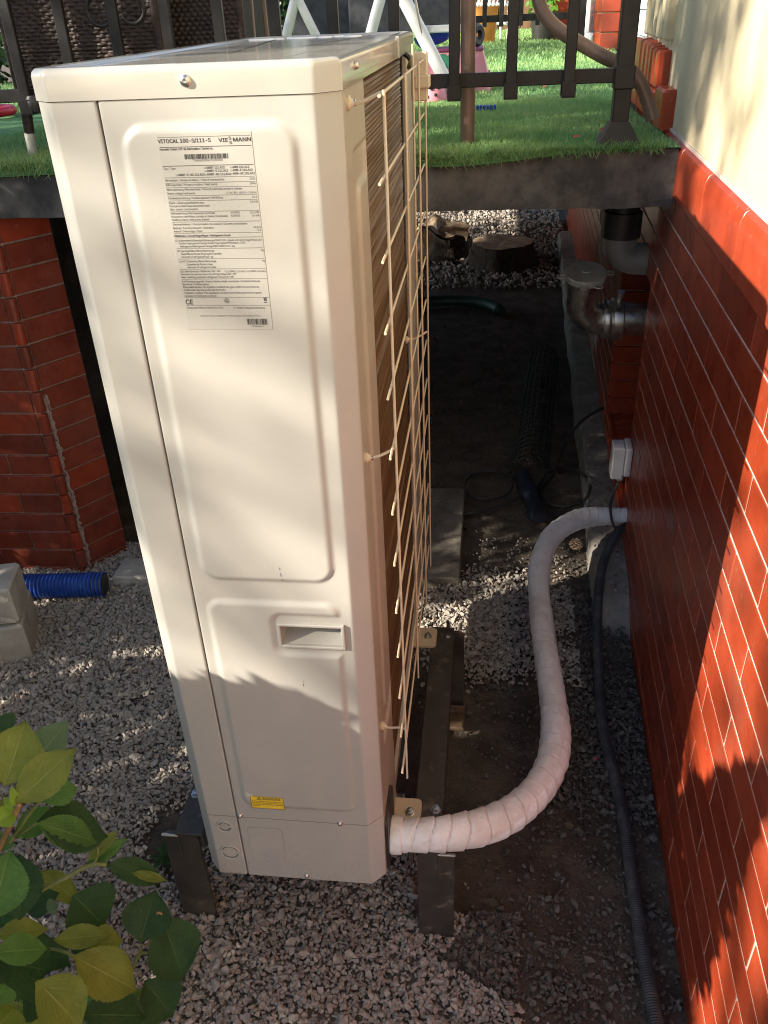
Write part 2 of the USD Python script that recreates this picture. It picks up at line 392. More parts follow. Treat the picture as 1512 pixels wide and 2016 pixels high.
# ------------------------------------------------------------------ gravel: broken granite, one cloud of stones
def stone_shapes(k, r):
    out = []
    for _ in range(k):
        p = r.normal(size=(11, 3)); p /= np.linalg.norm(p, axis=1, keepdims=True)
        p *= r.uniform(0.75, 1.0, (11, 1)); p *= np.array([1.0, r.uniform(0.65, 0.95), r.uniform(0.5, 0.75)])
        h = trimesh.Trimesh(p, process=False).convex_hull
        out.append((np.array(h.vertices), np.array(h.faces)))
    return out


def scatter_stones(pos, size, r, shapes):
    q = r.normal(size=(len(pos), 4)); q /= np.linalg.norm(q, axis=1, keepdims=True)
    w, x, y, z = q.T
    M = np.stack([1 - 2 * (y * y + z * z), 2 * (x * y - z * w), 2 * (x * z + y * w), 2 * (x * y + z * w), 1 - 2 * (x * x + z * z), 2 * (y * z - x * w), 2 * (x * z - y * w), 2 * (y * z + x * w), 1 - 2 * (x * x + y * y)], 1).reshape(-1, 3, 3)
    which = r.integers(0, len(shapes), len(pos))
    V, F, n = [], [], 0
    for k, (sv, sf) in enumerate(shapes):
        i = np.nonzero(which == k)[0]
        if not len(i):
            continue
        v = np.einsum('nij,mj->nmi', M[i], sv) * size[i][:, None, None] + pos[i][:, None]
        f = sf[None] + (np.arange(len(i)) * len(sv))[:, None, None] + n
        V.append(v.reshape(-1, 3)); F.append(f.reshape(-1, 3)); n += len(i) * len(sv)
    return np.vstack(V), np.vstack(F)


def gravel_density(x, y):
    """How thickly the stones lie, 0 to 1."""
    p = np.stack([x, y, 0 * x], -1)
    n = meshkit.fbm(p * 4.2, 3, 11)
    d = np.zeros_like(x)
    d = np.where(x < -0.22, 1.0, d)                                           # left of the unit
    d = np.where(y < 0.16 + 0.12 * (n - 0.5), 1.0, d)                           # in front
    d = np.maximum(d, np.where((x > -0.3) & (x < 0.2) & (y < 0.45), 0.9, 0))      # under the unit
    bare = np.exp(-(((x + 0.37) / 0.10) ** 2 + ((y - 0.28) / 0.12) ** 2))           # bare earth beside the left rail
    d = d * np.clip(1.15 - 1.6 * bare, 0, 1)
    d = np.maximum(d, 0.95 * np.exp(-(((x - 0.36) / 0.22) ** 2 + ((y - 1.12) / 0.26) ** 2) ** 2))   # sunny patch behind the rail
    d = np.maximum(d, np.where((x > 0.5) & (y > 0.16), 0.16 + 0.5 * (n > 0.56), 0))   # thin along the wall
    d = np.where((x > 0.42) & (y < 0.2), 0.25 + 0.6 * (n > 0.52), d)
    d = np.maximum(d, np.where((x > 0.3) & (x < 0.5) & (y > 0.16), 0.05, 0))
    d = np.where((y > 1.5) & (y < 4.6), 0.05 * (n > 0.45), d)
    return d


r1 = np.random.default_rng(21)
shapes = stone_shapes(14, r1)
P = np.c_[r1.uniform(-1.75, 0.80, 170000), r1.uniform(-0.42, 1.62, 170000)]
keep = r1.uniform(size=len(P)) < gravel_density(P[:, 0], P[:, 1])
keep &= (P[:, 0] < 0.73 + 0.041 * P[:, 1])
px = to_px(np.c_[P, np.zeros(len(P))])
keep &= (px[:, 0] > -160) & (px[:, 0] < 1640) & (px[:, 1] < 2200)
P = P[keep]
sz = np.clip(r1.lognormal(math.log(0.0064), 0.33, len(P)), 0.0035, 0.016)
zc = ground_z(P[:, 0], P[:, 1]) - 0.006 + sz * r1.uniform(0.1, 1.0, len(P)) + 0.007 * gravel_density(P[:, 0], P[:, 1])
Q = np.c_[r1.uniform(-2.6, 0.95, 12000), r1.uniform(4.7, 8.6, 12000)]
sq = r1.uniform(0.012, 0.024, len(Q))
T3 = np.c_[r1.uniform(-0.5, 0.75, 700), r1.uniform(0.2, 4.4, 700)]
st = r1.uniform(0.003, 0.010, len(T3))
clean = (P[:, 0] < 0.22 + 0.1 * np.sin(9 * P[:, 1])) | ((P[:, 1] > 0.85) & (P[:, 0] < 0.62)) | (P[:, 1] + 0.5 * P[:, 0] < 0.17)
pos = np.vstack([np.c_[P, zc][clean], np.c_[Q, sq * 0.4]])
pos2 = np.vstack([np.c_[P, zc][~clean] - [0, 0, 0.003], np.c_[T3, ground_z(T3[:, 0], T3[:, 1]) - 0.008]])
# the grit between the stones
ex = np.linspace(-1.9, 0.74, 150); ey = np.linspace(-0.6, 1.5, 120)
EX, EY = np.meshgrid(ex, ey, indexing='ij')
cx_, cy_ = (EX[:-1, :-1] + EX[1:, 1:]) / 2, (EY[:-1, :-1] + EY[1:, 1:]) / 2
solo('grit', grid_mesh(np.stack([EX, EY, ground_z(EX, EY) - 0.0075], -1), (gravel_density(cx_, cy_) > 0.72) & (cx_ < 0.38 - 0.3 * (cy_ > 0.25) * (cy_ < 0.8))), under_gravel, kind='structure', smooth=True)
solo('gravel', scatter_stones(pos, np.r_[sz[clean], sq], r1, shapes), gravel_look, 'loose grey granite gravel covering the ground around the heat pump', 'gravel', kind='stuff')
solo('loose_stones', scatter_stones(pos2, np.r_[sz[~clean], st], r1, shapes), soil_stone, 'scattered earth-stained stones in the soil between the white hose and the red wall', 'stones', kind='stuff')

# ------------------------------------------------------------------ the house wall on the right: mortar bed, glazed tiles, capping, plaster
NS0, NS1, NZ0, NZ1, ND = 1.62, 2.36, 0.17, 0.95, 0.13      # niche in the wall below the terrace
wall = thing('house_wall', 'long house wall with glazed red brick tiles below and cream plaster above', 'wall', wp(0.5, 0))
bedm = [wbox(-3.0, NS0 - 0.006, -0.30, -0.0005, -0.3, 1.22, 0.001), wbox(NS1 + 0.006, 3.2, -0.30, -0.0005, -0.3, 1.22, 0.001),
        wbox(NS0 - 0.006, NS1 + 0.006, -0.30, -0.0005, NZ1 + 0.006, 1.22, 0.001), wbox(NS0 - 0.006, NS1 + 0.006, -0.30, -0.0005, -0.3, NZ0 - 0.006, 0.001), wbox(NS0 - 0.006, NS1 + 0.006, -0.30, -ND - 0.01, NZ0 - 0.006, NZ1 + 0.006, 0.001)]
part(wall, 'mortar_bed', cat(bedm), mortar_look)
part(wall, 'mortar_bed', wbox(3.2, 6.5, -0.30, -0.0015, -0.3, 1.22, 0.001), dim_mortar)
PITCH, COURSE, TOP = 0.303, 0.0735, 1.217
J = 0.0030                                                        # half a joint


def tile_piece(s0, s1, z0, z1, d=0.0):
    jig = rng.normal(0, 0.0006, 4)
    d1 = d + 0.0008 + abs(rng.normal(0, 0.0005))
    part(wall, 'tile', wbox(s0 + J + jig[0], s1 - J + jig[1], d - 0.011, d1, z0 + J + jig[2], z1 - J + jig[3], 0.0010), tile_looks[rng.choice(3, p=[0.5, 0.25, 0.25])])


for row in range(17):
    z1 = TOP - row * COURSE; z0 = z1 - COURSE
    off = 0.168 if row % 2 == 0 else 0.020
    for k in range(-3, 12):
        s0, s1 = off + k * PITCH - PITCH, off + k * PITCH
        if s1 < -0.62 or s0 > 3.0:
            continue
        mid = (z0 + z1) / 2
        if NZ0 < mid < NZ1:                                          # the niche interrupts the courses
            if s0 < NS0 < s1:
                tile_piece(s0, NS0, z0, z1)
                if s1 > NS1: tile_piece(NS1, s1, z0, z1)
                continue
            if s0 < NS1 < s1 and s1 - NS1 > 0.03:
                tile_piece(NS1, s1, z0, z1); continue
            if s0 >= NS0 - 0.01 and s1 <= NS1 + 0.03:
                continue
        tile_piece(s0, s1, z0, z1)
far = []
for row in range(17):
    z1 = TOP - row * COURSE; z0 = z1 - COURSE
    off = 0.168 if row % 2 == 0 else 0.020
    for k in range(12, 23):
        far.append(wbox(off + (k - 1) * PITCH + J, off + k * PITCH - J, -0.011, 0.0012, z0 + J, z1 - J, 0.001))
part(wall, 'tile_field', cat(far), tile_looks[1], kind='stuff')
# niche: back wall, far reveal, sloping sill
for row in range(10):
    z0 = NZ0 + 0.006 + row * COURSE
    for k, (a, b) in enumerate(((NS0, NS0 + 0.25), (NS0 + 0.25, NS0 + 0.5), (NS0 + 0.5, NS1))):
        part(wall, 'tile', wbox(a + J, b - J, -ND - 0.008, -ND + 0.003, z0 + J, z0 + COURSE - J, 0.002), tile_looks[rng.integers(3)])
    part(wall, 'tile', wbox(NS1 - 0.012, NS1 + 0.002, -ND + 0.006, -0.002, z0 + J, z0 + COURSE - J, 0.002), tile_looks[rng.integers(3)])
for k in range(10):
    a = NS0 + k * 0.074
    v, f = bev(a + J, a + 0.074 - J, -ND + 0.005, 0.012, NZ0 - 0.010, NZ0 + 0.004, 0.002)
    v[:, 2] += -0.12 * (v[:, 1] + ND)                                 # falls outwards
    part(wall, 'sill_tile', xf((v, f), WM, W0 + np.array([0, 0, 0.012])), tile_looks[rng.integers(3)])
# capping course with a rounded top edge
cs = -0.75
k = 0
while cs < 1.75:
    ln = 0.343
    prof = [(-0.02, 1.2215), (0.014, 1.2215), (0.0165, 1.226), (0.0175, 1.30), (0.016, 1.320), (0.011, 1.333), (0.002, 1.3395), (-0.012, 1.3395), (-0.02, 1.3395)]
    e0, e1 = cs + 0.0015, cs + ln - 0.0015
    rows = []
    for s, inset in ((e0, 0.0015), (e0 + 0.0015, 0.0), (e1 - 0.0015, 0.0), (e1, 0.0015)):
        rows.append([wp(s, z - (inset if z > 1.25 else -inset), d - inset) for d, z in prof])
    G = np.array(rows)
    v, f = grid_mesh(G)
    n = len(prof)
    caps = [[0, i, i + 1] for i in range(1, n - 1)] + [[3 * n, 3 * n + i + 1, 3 * n + i] for i in range(1, n - 1)]
    part(wall, 'capping_tile', (v, np.vstack([f, np.array(caps)])), tile_looks[k % 3], smooth=22)
    cs += ln; k += 1
part(wall, 'plaster', cat([wbox(-3.0, 1.60, -0.30, -0.002, 1.341, 3.2, 0.003), wbox(1.60, 2.42, -0.30, -0.004, 1.24, 3.2, 0.003)]), plaster_look)
part(wall, 'flashing', wbox(-0.75, 1.75, -0.02, 0.003, 1.3385, 1.3465, 0.001), mortar_look, label='pale mortar line between capping tiles and plaster')
# soldier tiles stepping up beside the terrace
for (s0, s1, z0, z1, d) in ((1.615, 1.78, 1.335, 1.437, 0.030), (1.79, 1.83, 1.34, 1.52, 0.034), (1.865, 1.905, 1.34, 1.523, 0.034), (1.94, 1.985, 1.34, 1.527, 0.034), (2.02, 2.075, 1.34, 1.53, 0.034), (2.11, 2.18, 1.34, 1.533, 0.034), (2.22, 2.40, 1.34, 1.535, 0.034)):
    zm = 1.425
    if z1 > 1.45:
        part(wall, 'corner_tile', wbox(s0, s1, -0.01, d, z0, zm - 0.002, 0.006), tile_looks[2], smooth=25)
        part(wall, 'corner_tile', wbox(s0, s1, -0.01, d, zm + 0.002, z1, 0.006), tile_looks[2], smooth=25)
    else:
        part(wall, 'corner_tile', wbox(s0, s1, -0.01, d, z0, z1, 0.007), tile_looks[2], smooth=25)
part(wall, 'corner_tile', wbox(1.60, 2.42, -0.01, 0.008, 1.2215, 1.335, 0.004), tile_looks[0])
for s0 in (1.80, 1.875, 1.95, 2.035, 2.13, 2.25):
    part(wall, 'plaster_rib', wbox(s0, s0 + 0.035, -0.01, 0.022, 1.545, 3.1, 0.004), plaster_look)
# concrete foundation ledge along the foot of the wall
lz = np.linspace(1.12, 6.0, 60)
rows = []
for s in lz:
    h = 0.085 * sstep((s - 1.12) / 0.18) + 0.003 * math.sin(s * 9) - 0.02 * (s < 1.15)
    w = 0.095 + 0.004 * math.sin(5 * s + 1) + 0.003 * math.sin(13 * s)
    rows.append([wp(s, -0.05, w + 0.012), wp(s, h - 0.012, w), wp(s, h - 0.002, w - 0.012), wp(s, h + 0.004, 0.03), wp(s, h + 0.008, -0.003)])
part(wall, 'foundation_ledge', grid_mesh(np.array(rows), flip=True), ledge_look, smooth=40, label='pale concrete ledge at the foot of the wall')

# ------------------------------------------------------------------ terrace slab, its pillar, the lawn mat
YF, ZB, ZT = 1.305, 1.197, 1.332
xs = np.linspace(-3.2, 0.775, 180)
zs = np.linspace(ZB, ZT, 9)
FX, FZ = np.meshgrid(xs, zs, indexing='ij')
FY = YF + 0.012 * (meshkit.fbm(np.stack([FX * 9, FZ * 9, 0 * FX], -1), 4, 4) - 0.5)
FZ2 = FZ + 0.006 * (meshkit.fbm(np.stack([FX * 20, 0 * FX, 0 * FX], -1), 3, 9) - 0.5)
front = grid_mesh(np.stack([FX, FY, FZ2], -1))
body = bev(-3.2, 0.775, YF + 0.008, 2.6, ZB + 0.002, ZT - 0.002, 0.002)
rest = cat([bev(-3.2, 1.25, 2.6, 4.2, ZB + 0.002, ZT - 0.002, 0.002), bev(-1.45, 1.6, 4.2, 13.0, ZB + 0.05, ZT - 0.003, 0.002)])
solo('terrace', cat([front, body, rest]), slab_look, kind='structure', smooth=30)
ZG = 1.345


def pillar_piece(pl_, a, b, z0, z1, nrm):
    a, b, nrm = (np.asarray(q, float) for q in (a, b, nrm))
    u = (b - a) / np.linalg.norm(b - a); L = np.linalg.norm(b - a)
    v, f = bev(J, L - J, -0.001, 0.006, z0 + J, z1 - J, 0.001)
    M = np.stack([np.r_[u, 0], np.r_[-nrm, 0] * -1, [0, 0, 1.0]], 1)
    if np.linalg.det(M) < 0:
        f = f[:, ::-1]
    part(pl_, 'tile', xf((v, f), M, np.r_[a, 0]), tile_looks[rng.choice([0, 1, 3], p=[0.1, 0.2, 0.7])])  # mostly the tile copy darkened for shade


PA, PB, PC = np.array([-1.055, 1.325]), np.array([-0.955, 1.470]), np.array([-1.75, 1.305])
pil = thing('brick_pillar', 'red tiled brick pillar carrying the left end of the terrace', 'pillar', (-1.3, 1.5, 0))
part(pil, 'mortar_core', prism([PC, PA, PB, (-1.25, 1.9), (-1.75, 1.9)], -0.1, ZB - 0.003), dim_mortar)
uf = (PA - PC) / np.linalg.norm(PA - PC); nf = np.array([uf[1], -uf[0]])
us = (PB - PA) / np.linalg.norm(PB - PA); ns = np.array([us[1], -us[0]])
for row in range(17):
    z1 = ZB - 0.004 - row * 0.0735; z0 = z1 - 0.0735
    o = 0.0 if row % 2 else 0.13
    e = 0.018
    while e < 0.66:
        ln = 0.27 if e > 0.02 else 0.27 - o
        pillar_piece(pil, PA - uf * (e + ln), PA - uf * e, z0, z1, nf)
        e += ln
    pillar_piece(pil, PA + us * 0.018, PB, z0, z1, ns)
    c = PA + (nf + ns) / np.linalg.norm(nf + ns) * -0.004
    part(pil, 'corner_tile', lathe([(0.001, z0 + J), (0.0165, z0 + J + 0.001), (0.0175, z0 + J + 0.003), (0.0175, z1 - J - 0.003), (0.0165, z1 - J - 0.001), (0.001, z1 - J)], 12, None, (c[0], c[1], 0)), tile_looks[1 + 2 * (row % 2)], smooth=40)
solo('retaining_wall', bev(-1.45, -1.27, 1.88, 4.1, -0.1, ZB - 0.001, 0.004), slab_look, 'added dark wall under the terrace behind the brick pillar, keeping light out', 'wall')  # added wall, there to darken the space under the terrace
# smeared mortar down the corner
rm = np.random.default_rng(4)
sm = []
for z in np.arange(0.02, 0.66, 0.008):
    q = PA + ns * 0.0055 + us * (0.016 + 0.010 * meshkit.noise(np.array([z * 22.0, 0.5, 0.5]), 3) + rm.normal(0, 0.003))
    sm.append(xf(trimesh.creation.icosphere(1, 1.0), np.diag([0.004 + 0.007 * rm.uniform(), 0.0022, 0.007 + 0.008 * rm.uniform()]) @ rot([0, 1, 0], rm.uniform(-30, 30)), (q[0], q[1], z)))
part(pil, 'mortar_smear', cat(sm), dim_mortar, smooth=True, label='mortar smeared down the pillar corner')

# lawn mat with its blades
lx = np.linspace(-3.15, 0.775, 140)
ly = np.r_[YF - 0.012, YF - 0.006, np.linspace(YF + 0.01, 2.4, 30), np.linspace(2.5, 12.9, 60)]
LX, LY = np.meshgrid(lx, ly, indexing='ij')
LX = np.where((LY > 4.2) & (LX < -1.44), -1.44, LX)
LX = np.where(LY > 2.5, LX + (LX > 0.7) * np.minimum((LY - 2.5) * 0.3, 0.8), LX)
LZ = ZG - 0.008 + 0.008 * (meshkit.fbm(np.stack([LX * 4, LY * 4, 0 * LX], -1), 3, 2) - 0.5)
LZ[:, 0] -= 0.030 * np.clip((0.60 - LX[:, 0]) * 3, 0.05, 1)
solo('lawn', grid_mesh(np.stack([LX, LY, LZ], -1)), lawn_base, kind='structure', smooth=True)


def blades(P0, h, w, lean, r):
    n = len(P0)
    a = r.uniform(0, 2 * np.pi, n)
    side = np.stack([np.cos(a), np.sin(a), 0 * a], 1) * w[:, None]
    tip = P0 + np.stack([0 * a, 0 * a, h], 1) + lean
    midp = P0 + np.stack([0 * a, 0 * a, h * 0.6], 1) + lean * 0.3
    v = np.stack([P0 - side, P0 + side, midp + side * 0.7, midp - side * 0.7, tip], 1).reshape(-1, 3)
    k = np.arange(n)[:, None] * 5
    f = np.vstack([k + [0, 1, 2], k + [0, 2, 3], k + [3, 2, 4]])
    return v, f


r2 = np.random.default_rng(5)


def lawn_points(n, x0, x1, y0, y1):
    p = np.c_[r2.uniform(x0, x1, n), r2.uniform(y0, y1, n)]
    q = to_px(np.c_[p, np.full(n, ZG)])
    return p[(q[:, 0] > -60) & (q[:, 0] < 1580)]


b1 = lawn_points(70000, -1.25, 0.77, YF - 0.008, 2.6)
b2 = lawn_points(40000, -2.6, 0.95, 2.6, 4.9)
b3 = lawn_points(24000, -1.4, 1.25, 4.9, 11.5)
BP = np.vstack([b1, b2, b3])
bh = np.r_[r2.uniform(0.008, 0.019, len(b1)), r2.uniform(0.010, 0.022, len(b2)), r2.uniform(0.02, 0.04, len(b3))]
bw = np.r_[r2.uniform(0.0008, 0.0016, len(b1)), r2.uniform(0.0016, 0.0030, len(b2)), r2.uniform(0.004, 0.008, len(b3))]
lean = r2.normal(0, 1, (len(BP), 3)) * np.array([0.009, 0.009, 0.0]) * (bh / 0.02)[:, None]
g1 = blades(np.c_[BP, np.full(len(BP), ZG - 0.010)], bh, bw, lean, r2)
nf_ = 8500                                                            # fringe over the edge
fx = r2.uniform(-1.25, 0.74, nf_)
P0 = np.c_[fx, YF - 0.010 + r2.uniform(-0.004, 0.012, nf_), ZG - 0.008 - 0.028 * np.clip((0.60 - fx) * 3, 0.05, 1) * r2.uniform(0, 1, nf_)]
g2 = blades(P0, r2.uniform(-0.012, 0.022, nf_), r2.uniform(0.0009, 0.0016, nf_), np.c_[r2.normal(0, 0.012, nf_), r2.uniform(-0.026, 0.002, nf_), r2.normal(0, 0.006, nf_)], r2)
solo('grass', cat([g1, g2]), grass_look, 'short green grass blades carpeting the raised terrace behind the unit', 'grass', kind='stuff')

# ------------------------------------------------------------------ the heat pump
UW, UC, UL, U0, U1, UCAP = 0.1665, 0.0245, 0.9516, 0.290, 1.610, 1.580
hp = thing('heat_pump', 'tall cream outdoor heat pump standing on steel rails beside the red wall', 'heat pump', (0, 0.475, U0))


def raised(x, z):
    """Pressed relief of the end panel (metres outwards)."""
    s1 = rrect(x, z, -0.0730, 0.1235, 0.962, 1.5575, 0.030)
    s2 = rrect(x, z, -0.0745, 0.1260, 0.482, 0.932, 0.024)
    s3 = rrect(x, z, 0.0285, 0.20, 0.838, 0.902, 0.010)                     # cut back round the grip
    s2 = np.maximum(s2, -s3)
    return 0.0042 * sstep(-np.minimum(s1, s2) / 0.0105)


def skin(path, zs, relief, hole=None):
    """A folded sheet: PATH (n, 2) swept over the heights ZS, pushed out along its normal by relief(x, y, z)."""
    p = np.asarray(path, float)
    T = np.gradient(p, axis=0); T /= np.linalg.norm(T, axis=1, keepdims=True) + 1e-12
    N = np.stack([T[:, 1], -T[:, 0]], 1)
    X, Z = np.meshgrid(p[:, 0], zs, indexing='ij')
    Y = np.repeat(p[:, 1][:, None], len(zs), 1)
    h = relief(X, Y, Z)
    G = np.stack([X + N[:, 0][:, None] * h, Y + N[:, 1][:, None] * h, Z], -1)
    keep = None
    if hole is not None:
        xm, zm = (p[:-1, 0] + p[1:, 0]) / 2, (zs[:-1] + zs[1:]) / 2
        ym = (p[:-1, 1] + p[1:, 1]) / 2
        keep = ~((xm[:, None] > hole[0]) & (xm[:, None] < hole[1]) & (zm[None] > hole[2]) & (zm[None] < hole[3]) & (ym[:, None] < 0.002))
    return grid_mesh(G, keep)


def dense(path, step=0.003):
    out = [path[0]]
    for a, b in zip(path[:-1], path[1:]):
        n = max(1, int(np.linalg.norm(b - a) / step))
        out += [a + (b - a) * k / n for k in range(1, n + 1)]
    return np.array(out)


HX0, HX1, HZ0, HZ1 = 0.0345, 0.1245, 0.8515, 0.8865
SEAM = -0.0900
zr = np.unique(np.round(np.r_[np.arange(0.4515, 1.5785, 0.0028), 1.5785, HZ0, HZ1], 5))
right_path = fillet([(SEAM + 0.0011, 0.012), (SEAM + 0.0011, 0.0), (UW - UC, 0.0), (UW, UC), (UW, 0.196), (UW - 0.008, 0.200)], 0.0035, 3)
rp = []
for a, b in zip(right_path[:-1], right_path[1:]):
    L = np.linalg.norm(b - a); n = max(1, int(round(L / 0.0028)))
    rp += [a + (b - a) * k / n for k in range(n)]
rp.append(right_path[-1]); rp = np.array(rp)
for hx in (HX0, HX1):                                                 # panel vertices exactly on the grip opening
    i = np.argmin(np.abs(rp[:, 0] - hx) + 10 * (np.abs(rp[:, 1]) > 1e-4)); rp[i, 0] = hx


def relief_right(X, Y, Z):
    h = np.where(np.abs(Y) < 1e-4, raised(X, Z), 0.0)
    side = (X > UW - 1e-4) & (Y > 0.03)
    s = rrect(Y, Z, 0.072, 0.30, 0.56, 1.515, 0.02)
    h = h + np.where(side, -0.0048 * sstep(-s / 0.008), 0.0)
    s2 = rrect(Y, Z, 0.118, 0.30, 0.60, 1.475, 0.02)
    return h + np.where(side, 0.0042 * sstep(-s2 / 0.012), 0.0)


fp = part(hp, 'end_panel', skin(rp, zr, relief_right, (HX0, HX1, HZ0, HZ1)), white_paint, smooth=32, label='large cream end panel with two raised fields')
zero = lambda X, Y, Z: 0 * X
left_path = fillet([(-UW, UL - 0.012), (-UW, UC), (-UW + UC, 0.0), (SEAM - 0.0011, 0.0), (SEAM - 0.0011, 0.012)], 0.0035, 3)
part(hp, 'corner_panel', skin(dense(left_path, 0.05), np.array([0.4515, 1.5785]), zero), white_paint, smooth=32)
low_r = fillet([(SEAM + 0.0011, 0.012), (SEAM + 0.0011, 0.0003), (UW - UC, 0.0003), (UW - 0.0003, UC), (UW - 0.0003, 0.20)], 0.0035, 3)
low_l = fillet([(-UW + 0.0003, UL - 0.012), (-UW + 0.0003, UC), (-UW + UC, 0.0003), (SEAM - 0.0011, 0.0003), (SEAM - 0.0011, 0.012)], 0.0035, 3)
part(hp, 'base_cover', skin(dense(low_r, 0.05), np.array([U0, U0 + 0.003, 0.4503]), zero), white_paint, smooth=32)
part(hp, 'base_cover', skin(dense(low_l, 0.05), np.array([U0, U0 + 0.003, 0.4503]), zero), white_paint, smooth=32)
# dark inner body so that the seams read as gaps, and the bottom pan
part(hp, 'inner_body', cat([bev(-UW + 0.01, 0.150, 0.045, UL - 0.014, U0 + 0.02, UCAP - 0.002, 0.008), bev(0.14, UW - 0.006, 0.03, 0.190, U0 + 0.02, UCAP - 0.002, 0.004)]), dark_void)
part(hp, 'base_pan', bev(-UW + 0.003, UW - 0.003, 0.030, UL - 0.004, U0 - 0.002, U0 + 0.035, 0.004), white_paint)
# grip
grip = part(hp, 'grip', cat([bev(HX0 - 0.005, HX1 + 0.005, -0.0055, 0.004, HZ1, HZ1 + 0.005, 0.0015), bev(HX0 - 0.005, HX1 + 0.005, -0.0055, 0.004, HZ0 - 0.005, HZ0, 0.0015),
                               bev(HX0 - 0.005, HX0, -0.0054, 0.004, HZ0 - 0.0035, HZ1 + 0.0035, 0.0015), bev(HX1, HX1 + 0.005, -0.0054, 0.004, HZ0 - 0.0035, HZ1 + 0.0035, 0.0015)]), gloss_paint, label='recessed grip with a raised rim in the end panel')
dz = 0.034
pk = np.array([[HX0, 0, HZ0], [HX1, 0, HZ0], [HX1, 0, HZ1], [HX0, 0, HZ1], [HX0 + 0.004, dz, HZ0 + 0.012], [HX1 - 0.012, dz, HZ0 + 0.012], [HX1 - 0.012, dz, HZ1], [HX0 + 0.004, dz, HZ1]])
part(grip, 'pocket', (pk, np.array([[0, 4, 5], [0, 5, 1], [1, 5, 6], [1, 6, 2], [2, 6, 7], [2, 7, 3], [3, 7, 4], [3, 4, 0], [4, 7, 6], [4, 6, 5]])), gloss_paint)

# roof cap


def octo(inset, y_in=0.0):
    a, b, y0, y1, c = -UW - 0.0015 + inset, UW + 0.0015 - inset, -0.0015 + inset, UL + 0.0015 - inset, UC - 0.4 * inset
    return fillet([((a + b) / 2, y0), (b - c, y0), (b, y0 + c), (b, y1 - c), (b - c, y1), (a + c, y1), (a, y1 - c), (a, y0 + c), (a + c, y0), ((a + b) / 2, y0)], 0.004, 3)


rings = [(0.003, UCAP - 0.0012), (0.0, UCAP - 0.0009), (0.0, 1.6020), (0.0012, 1.6062), (0.0042, 1.6092), (0.0085, 1.6100), (0.020, 1.6100), (0.023, 1.6092), (0.026, 1.6066), (0.029, 1.6056), (0.08, 1.6062)]
G = np.array([[[*q, z] for q in octo(i)] for i, z in rings]).transpose(1, 0, 2)
v, f = grid_mesh(G)
nr, nl = len(rings), G.shape[0]
inner = np.arange(nl) * nr + nr - 1
f = np.vstack([f, np.stack([np.full(nl - 2, inner[0]), inner[1:-1], inner[2:]], 1)])
part(hp, 'roof_cap', (v, f), gloss_paint, smooth=40, label='glossy shallow roof cap with bevelled rim')
part(hp, 'roof_seam', bev(0.085, 0.0885, 0.04, 0.90, 1.6050, 1.6066, 0.0005), gloss_paint)
part(hp, 'cap_joint', bev(UW - 0.004, UW + 0.0028, 0.625, 0.637, UCAP - 0.002, 1.6095, 0.001), gloss_paint)


def screw(parent, x, y, z, nrm, r=0.0048, name='screw'):
    B = basis(nrm)
    head = lathe([(r * 1.15, 0.0), (r * 1.15, 0.0010), (r, 0.0014), (r, 0.0026), (r * 0.75, 0.0040), (r * 0.45, 0.0044), (r * 0.40, 0.0030), (0.0002, 0.0028)], 14, B, (x, y, z))
    return part(parent, name, head, bolt_steel, smooth=40)


screw(hp, 0.0100, -0.0015, 1.5945, (0, -1, 0), 0.0052)
screw(hp, -0.0825, 0, 0.4555, (0, -1, 0), 0.0042)
screw(hp, 0.0940, 0, 0.4530, (0, -1, 0), 0.0042)
screw(hp, 0.0225, 0, 0.3010, (0, -1, 0), 0.0042)
screw(hp, UW + 0.0015, 0.118, 1.5965, (1, 0, 0), 0.004)
# knock-outs and cover plate on the lower cover
for x, z, r in ((-0.1155, 0.4220, 0.0135), (-0.1150, 0.3515, 0.0180)):
    a = np.linspace(0, 2 * np.pi, 33)
    ring = np.stack([x + r * np.cos(a), 0 * a - 0.0002, z + r * np.sin(a)], 1)
    k = part(hp, 'knock_out', tube(ring, 0.0018, 8, False), white_paint, smooth=True)
    a = np.r_[np.linspace(0.35, 2.8, 16)]
    arc = np.stack([x + (r - 0.0035) * np.cos(a), 0 * a, z + (r - 0.0035) * np.sin(a)], 1)
    arc2 = np.stack([x + (r - 0.0035) * np.cos(a + np.pi), 0 * a, z + (r - 0.0035) * np.sin(a + np.pi)], 1)
    part(k, 'slit', cat([tube(arc, 0.0006, 6), tube(arc2, 0.0006, 6)]), dark_void)
o = fillet([(-0.074, 0.332), (-0.0125, 0.332), (-0.0125, 0.4255), (-0.074, 0.4255), (-0.074, 0.332)], 0.009, 4)
o = o[::-1]
pv = prism(o[:-1][::-1], 0.0, 0.0011)
part(hp, 'cover_plate', xf(pv, np.array([[1, 0, 0], [0, 0, -1], [0, 1, 0]]), (0, 0, 0)), white_paint)
line = np.c_[o[:, 0], np.zeros(len(o)) - 0.0002, o[:, 1]]
part(hp, 'plate_gap', tube(line, 0.00055, 6, False), pbr('seam_shade_paint', (0.30, 0.27, 0.23), rough=0.6))
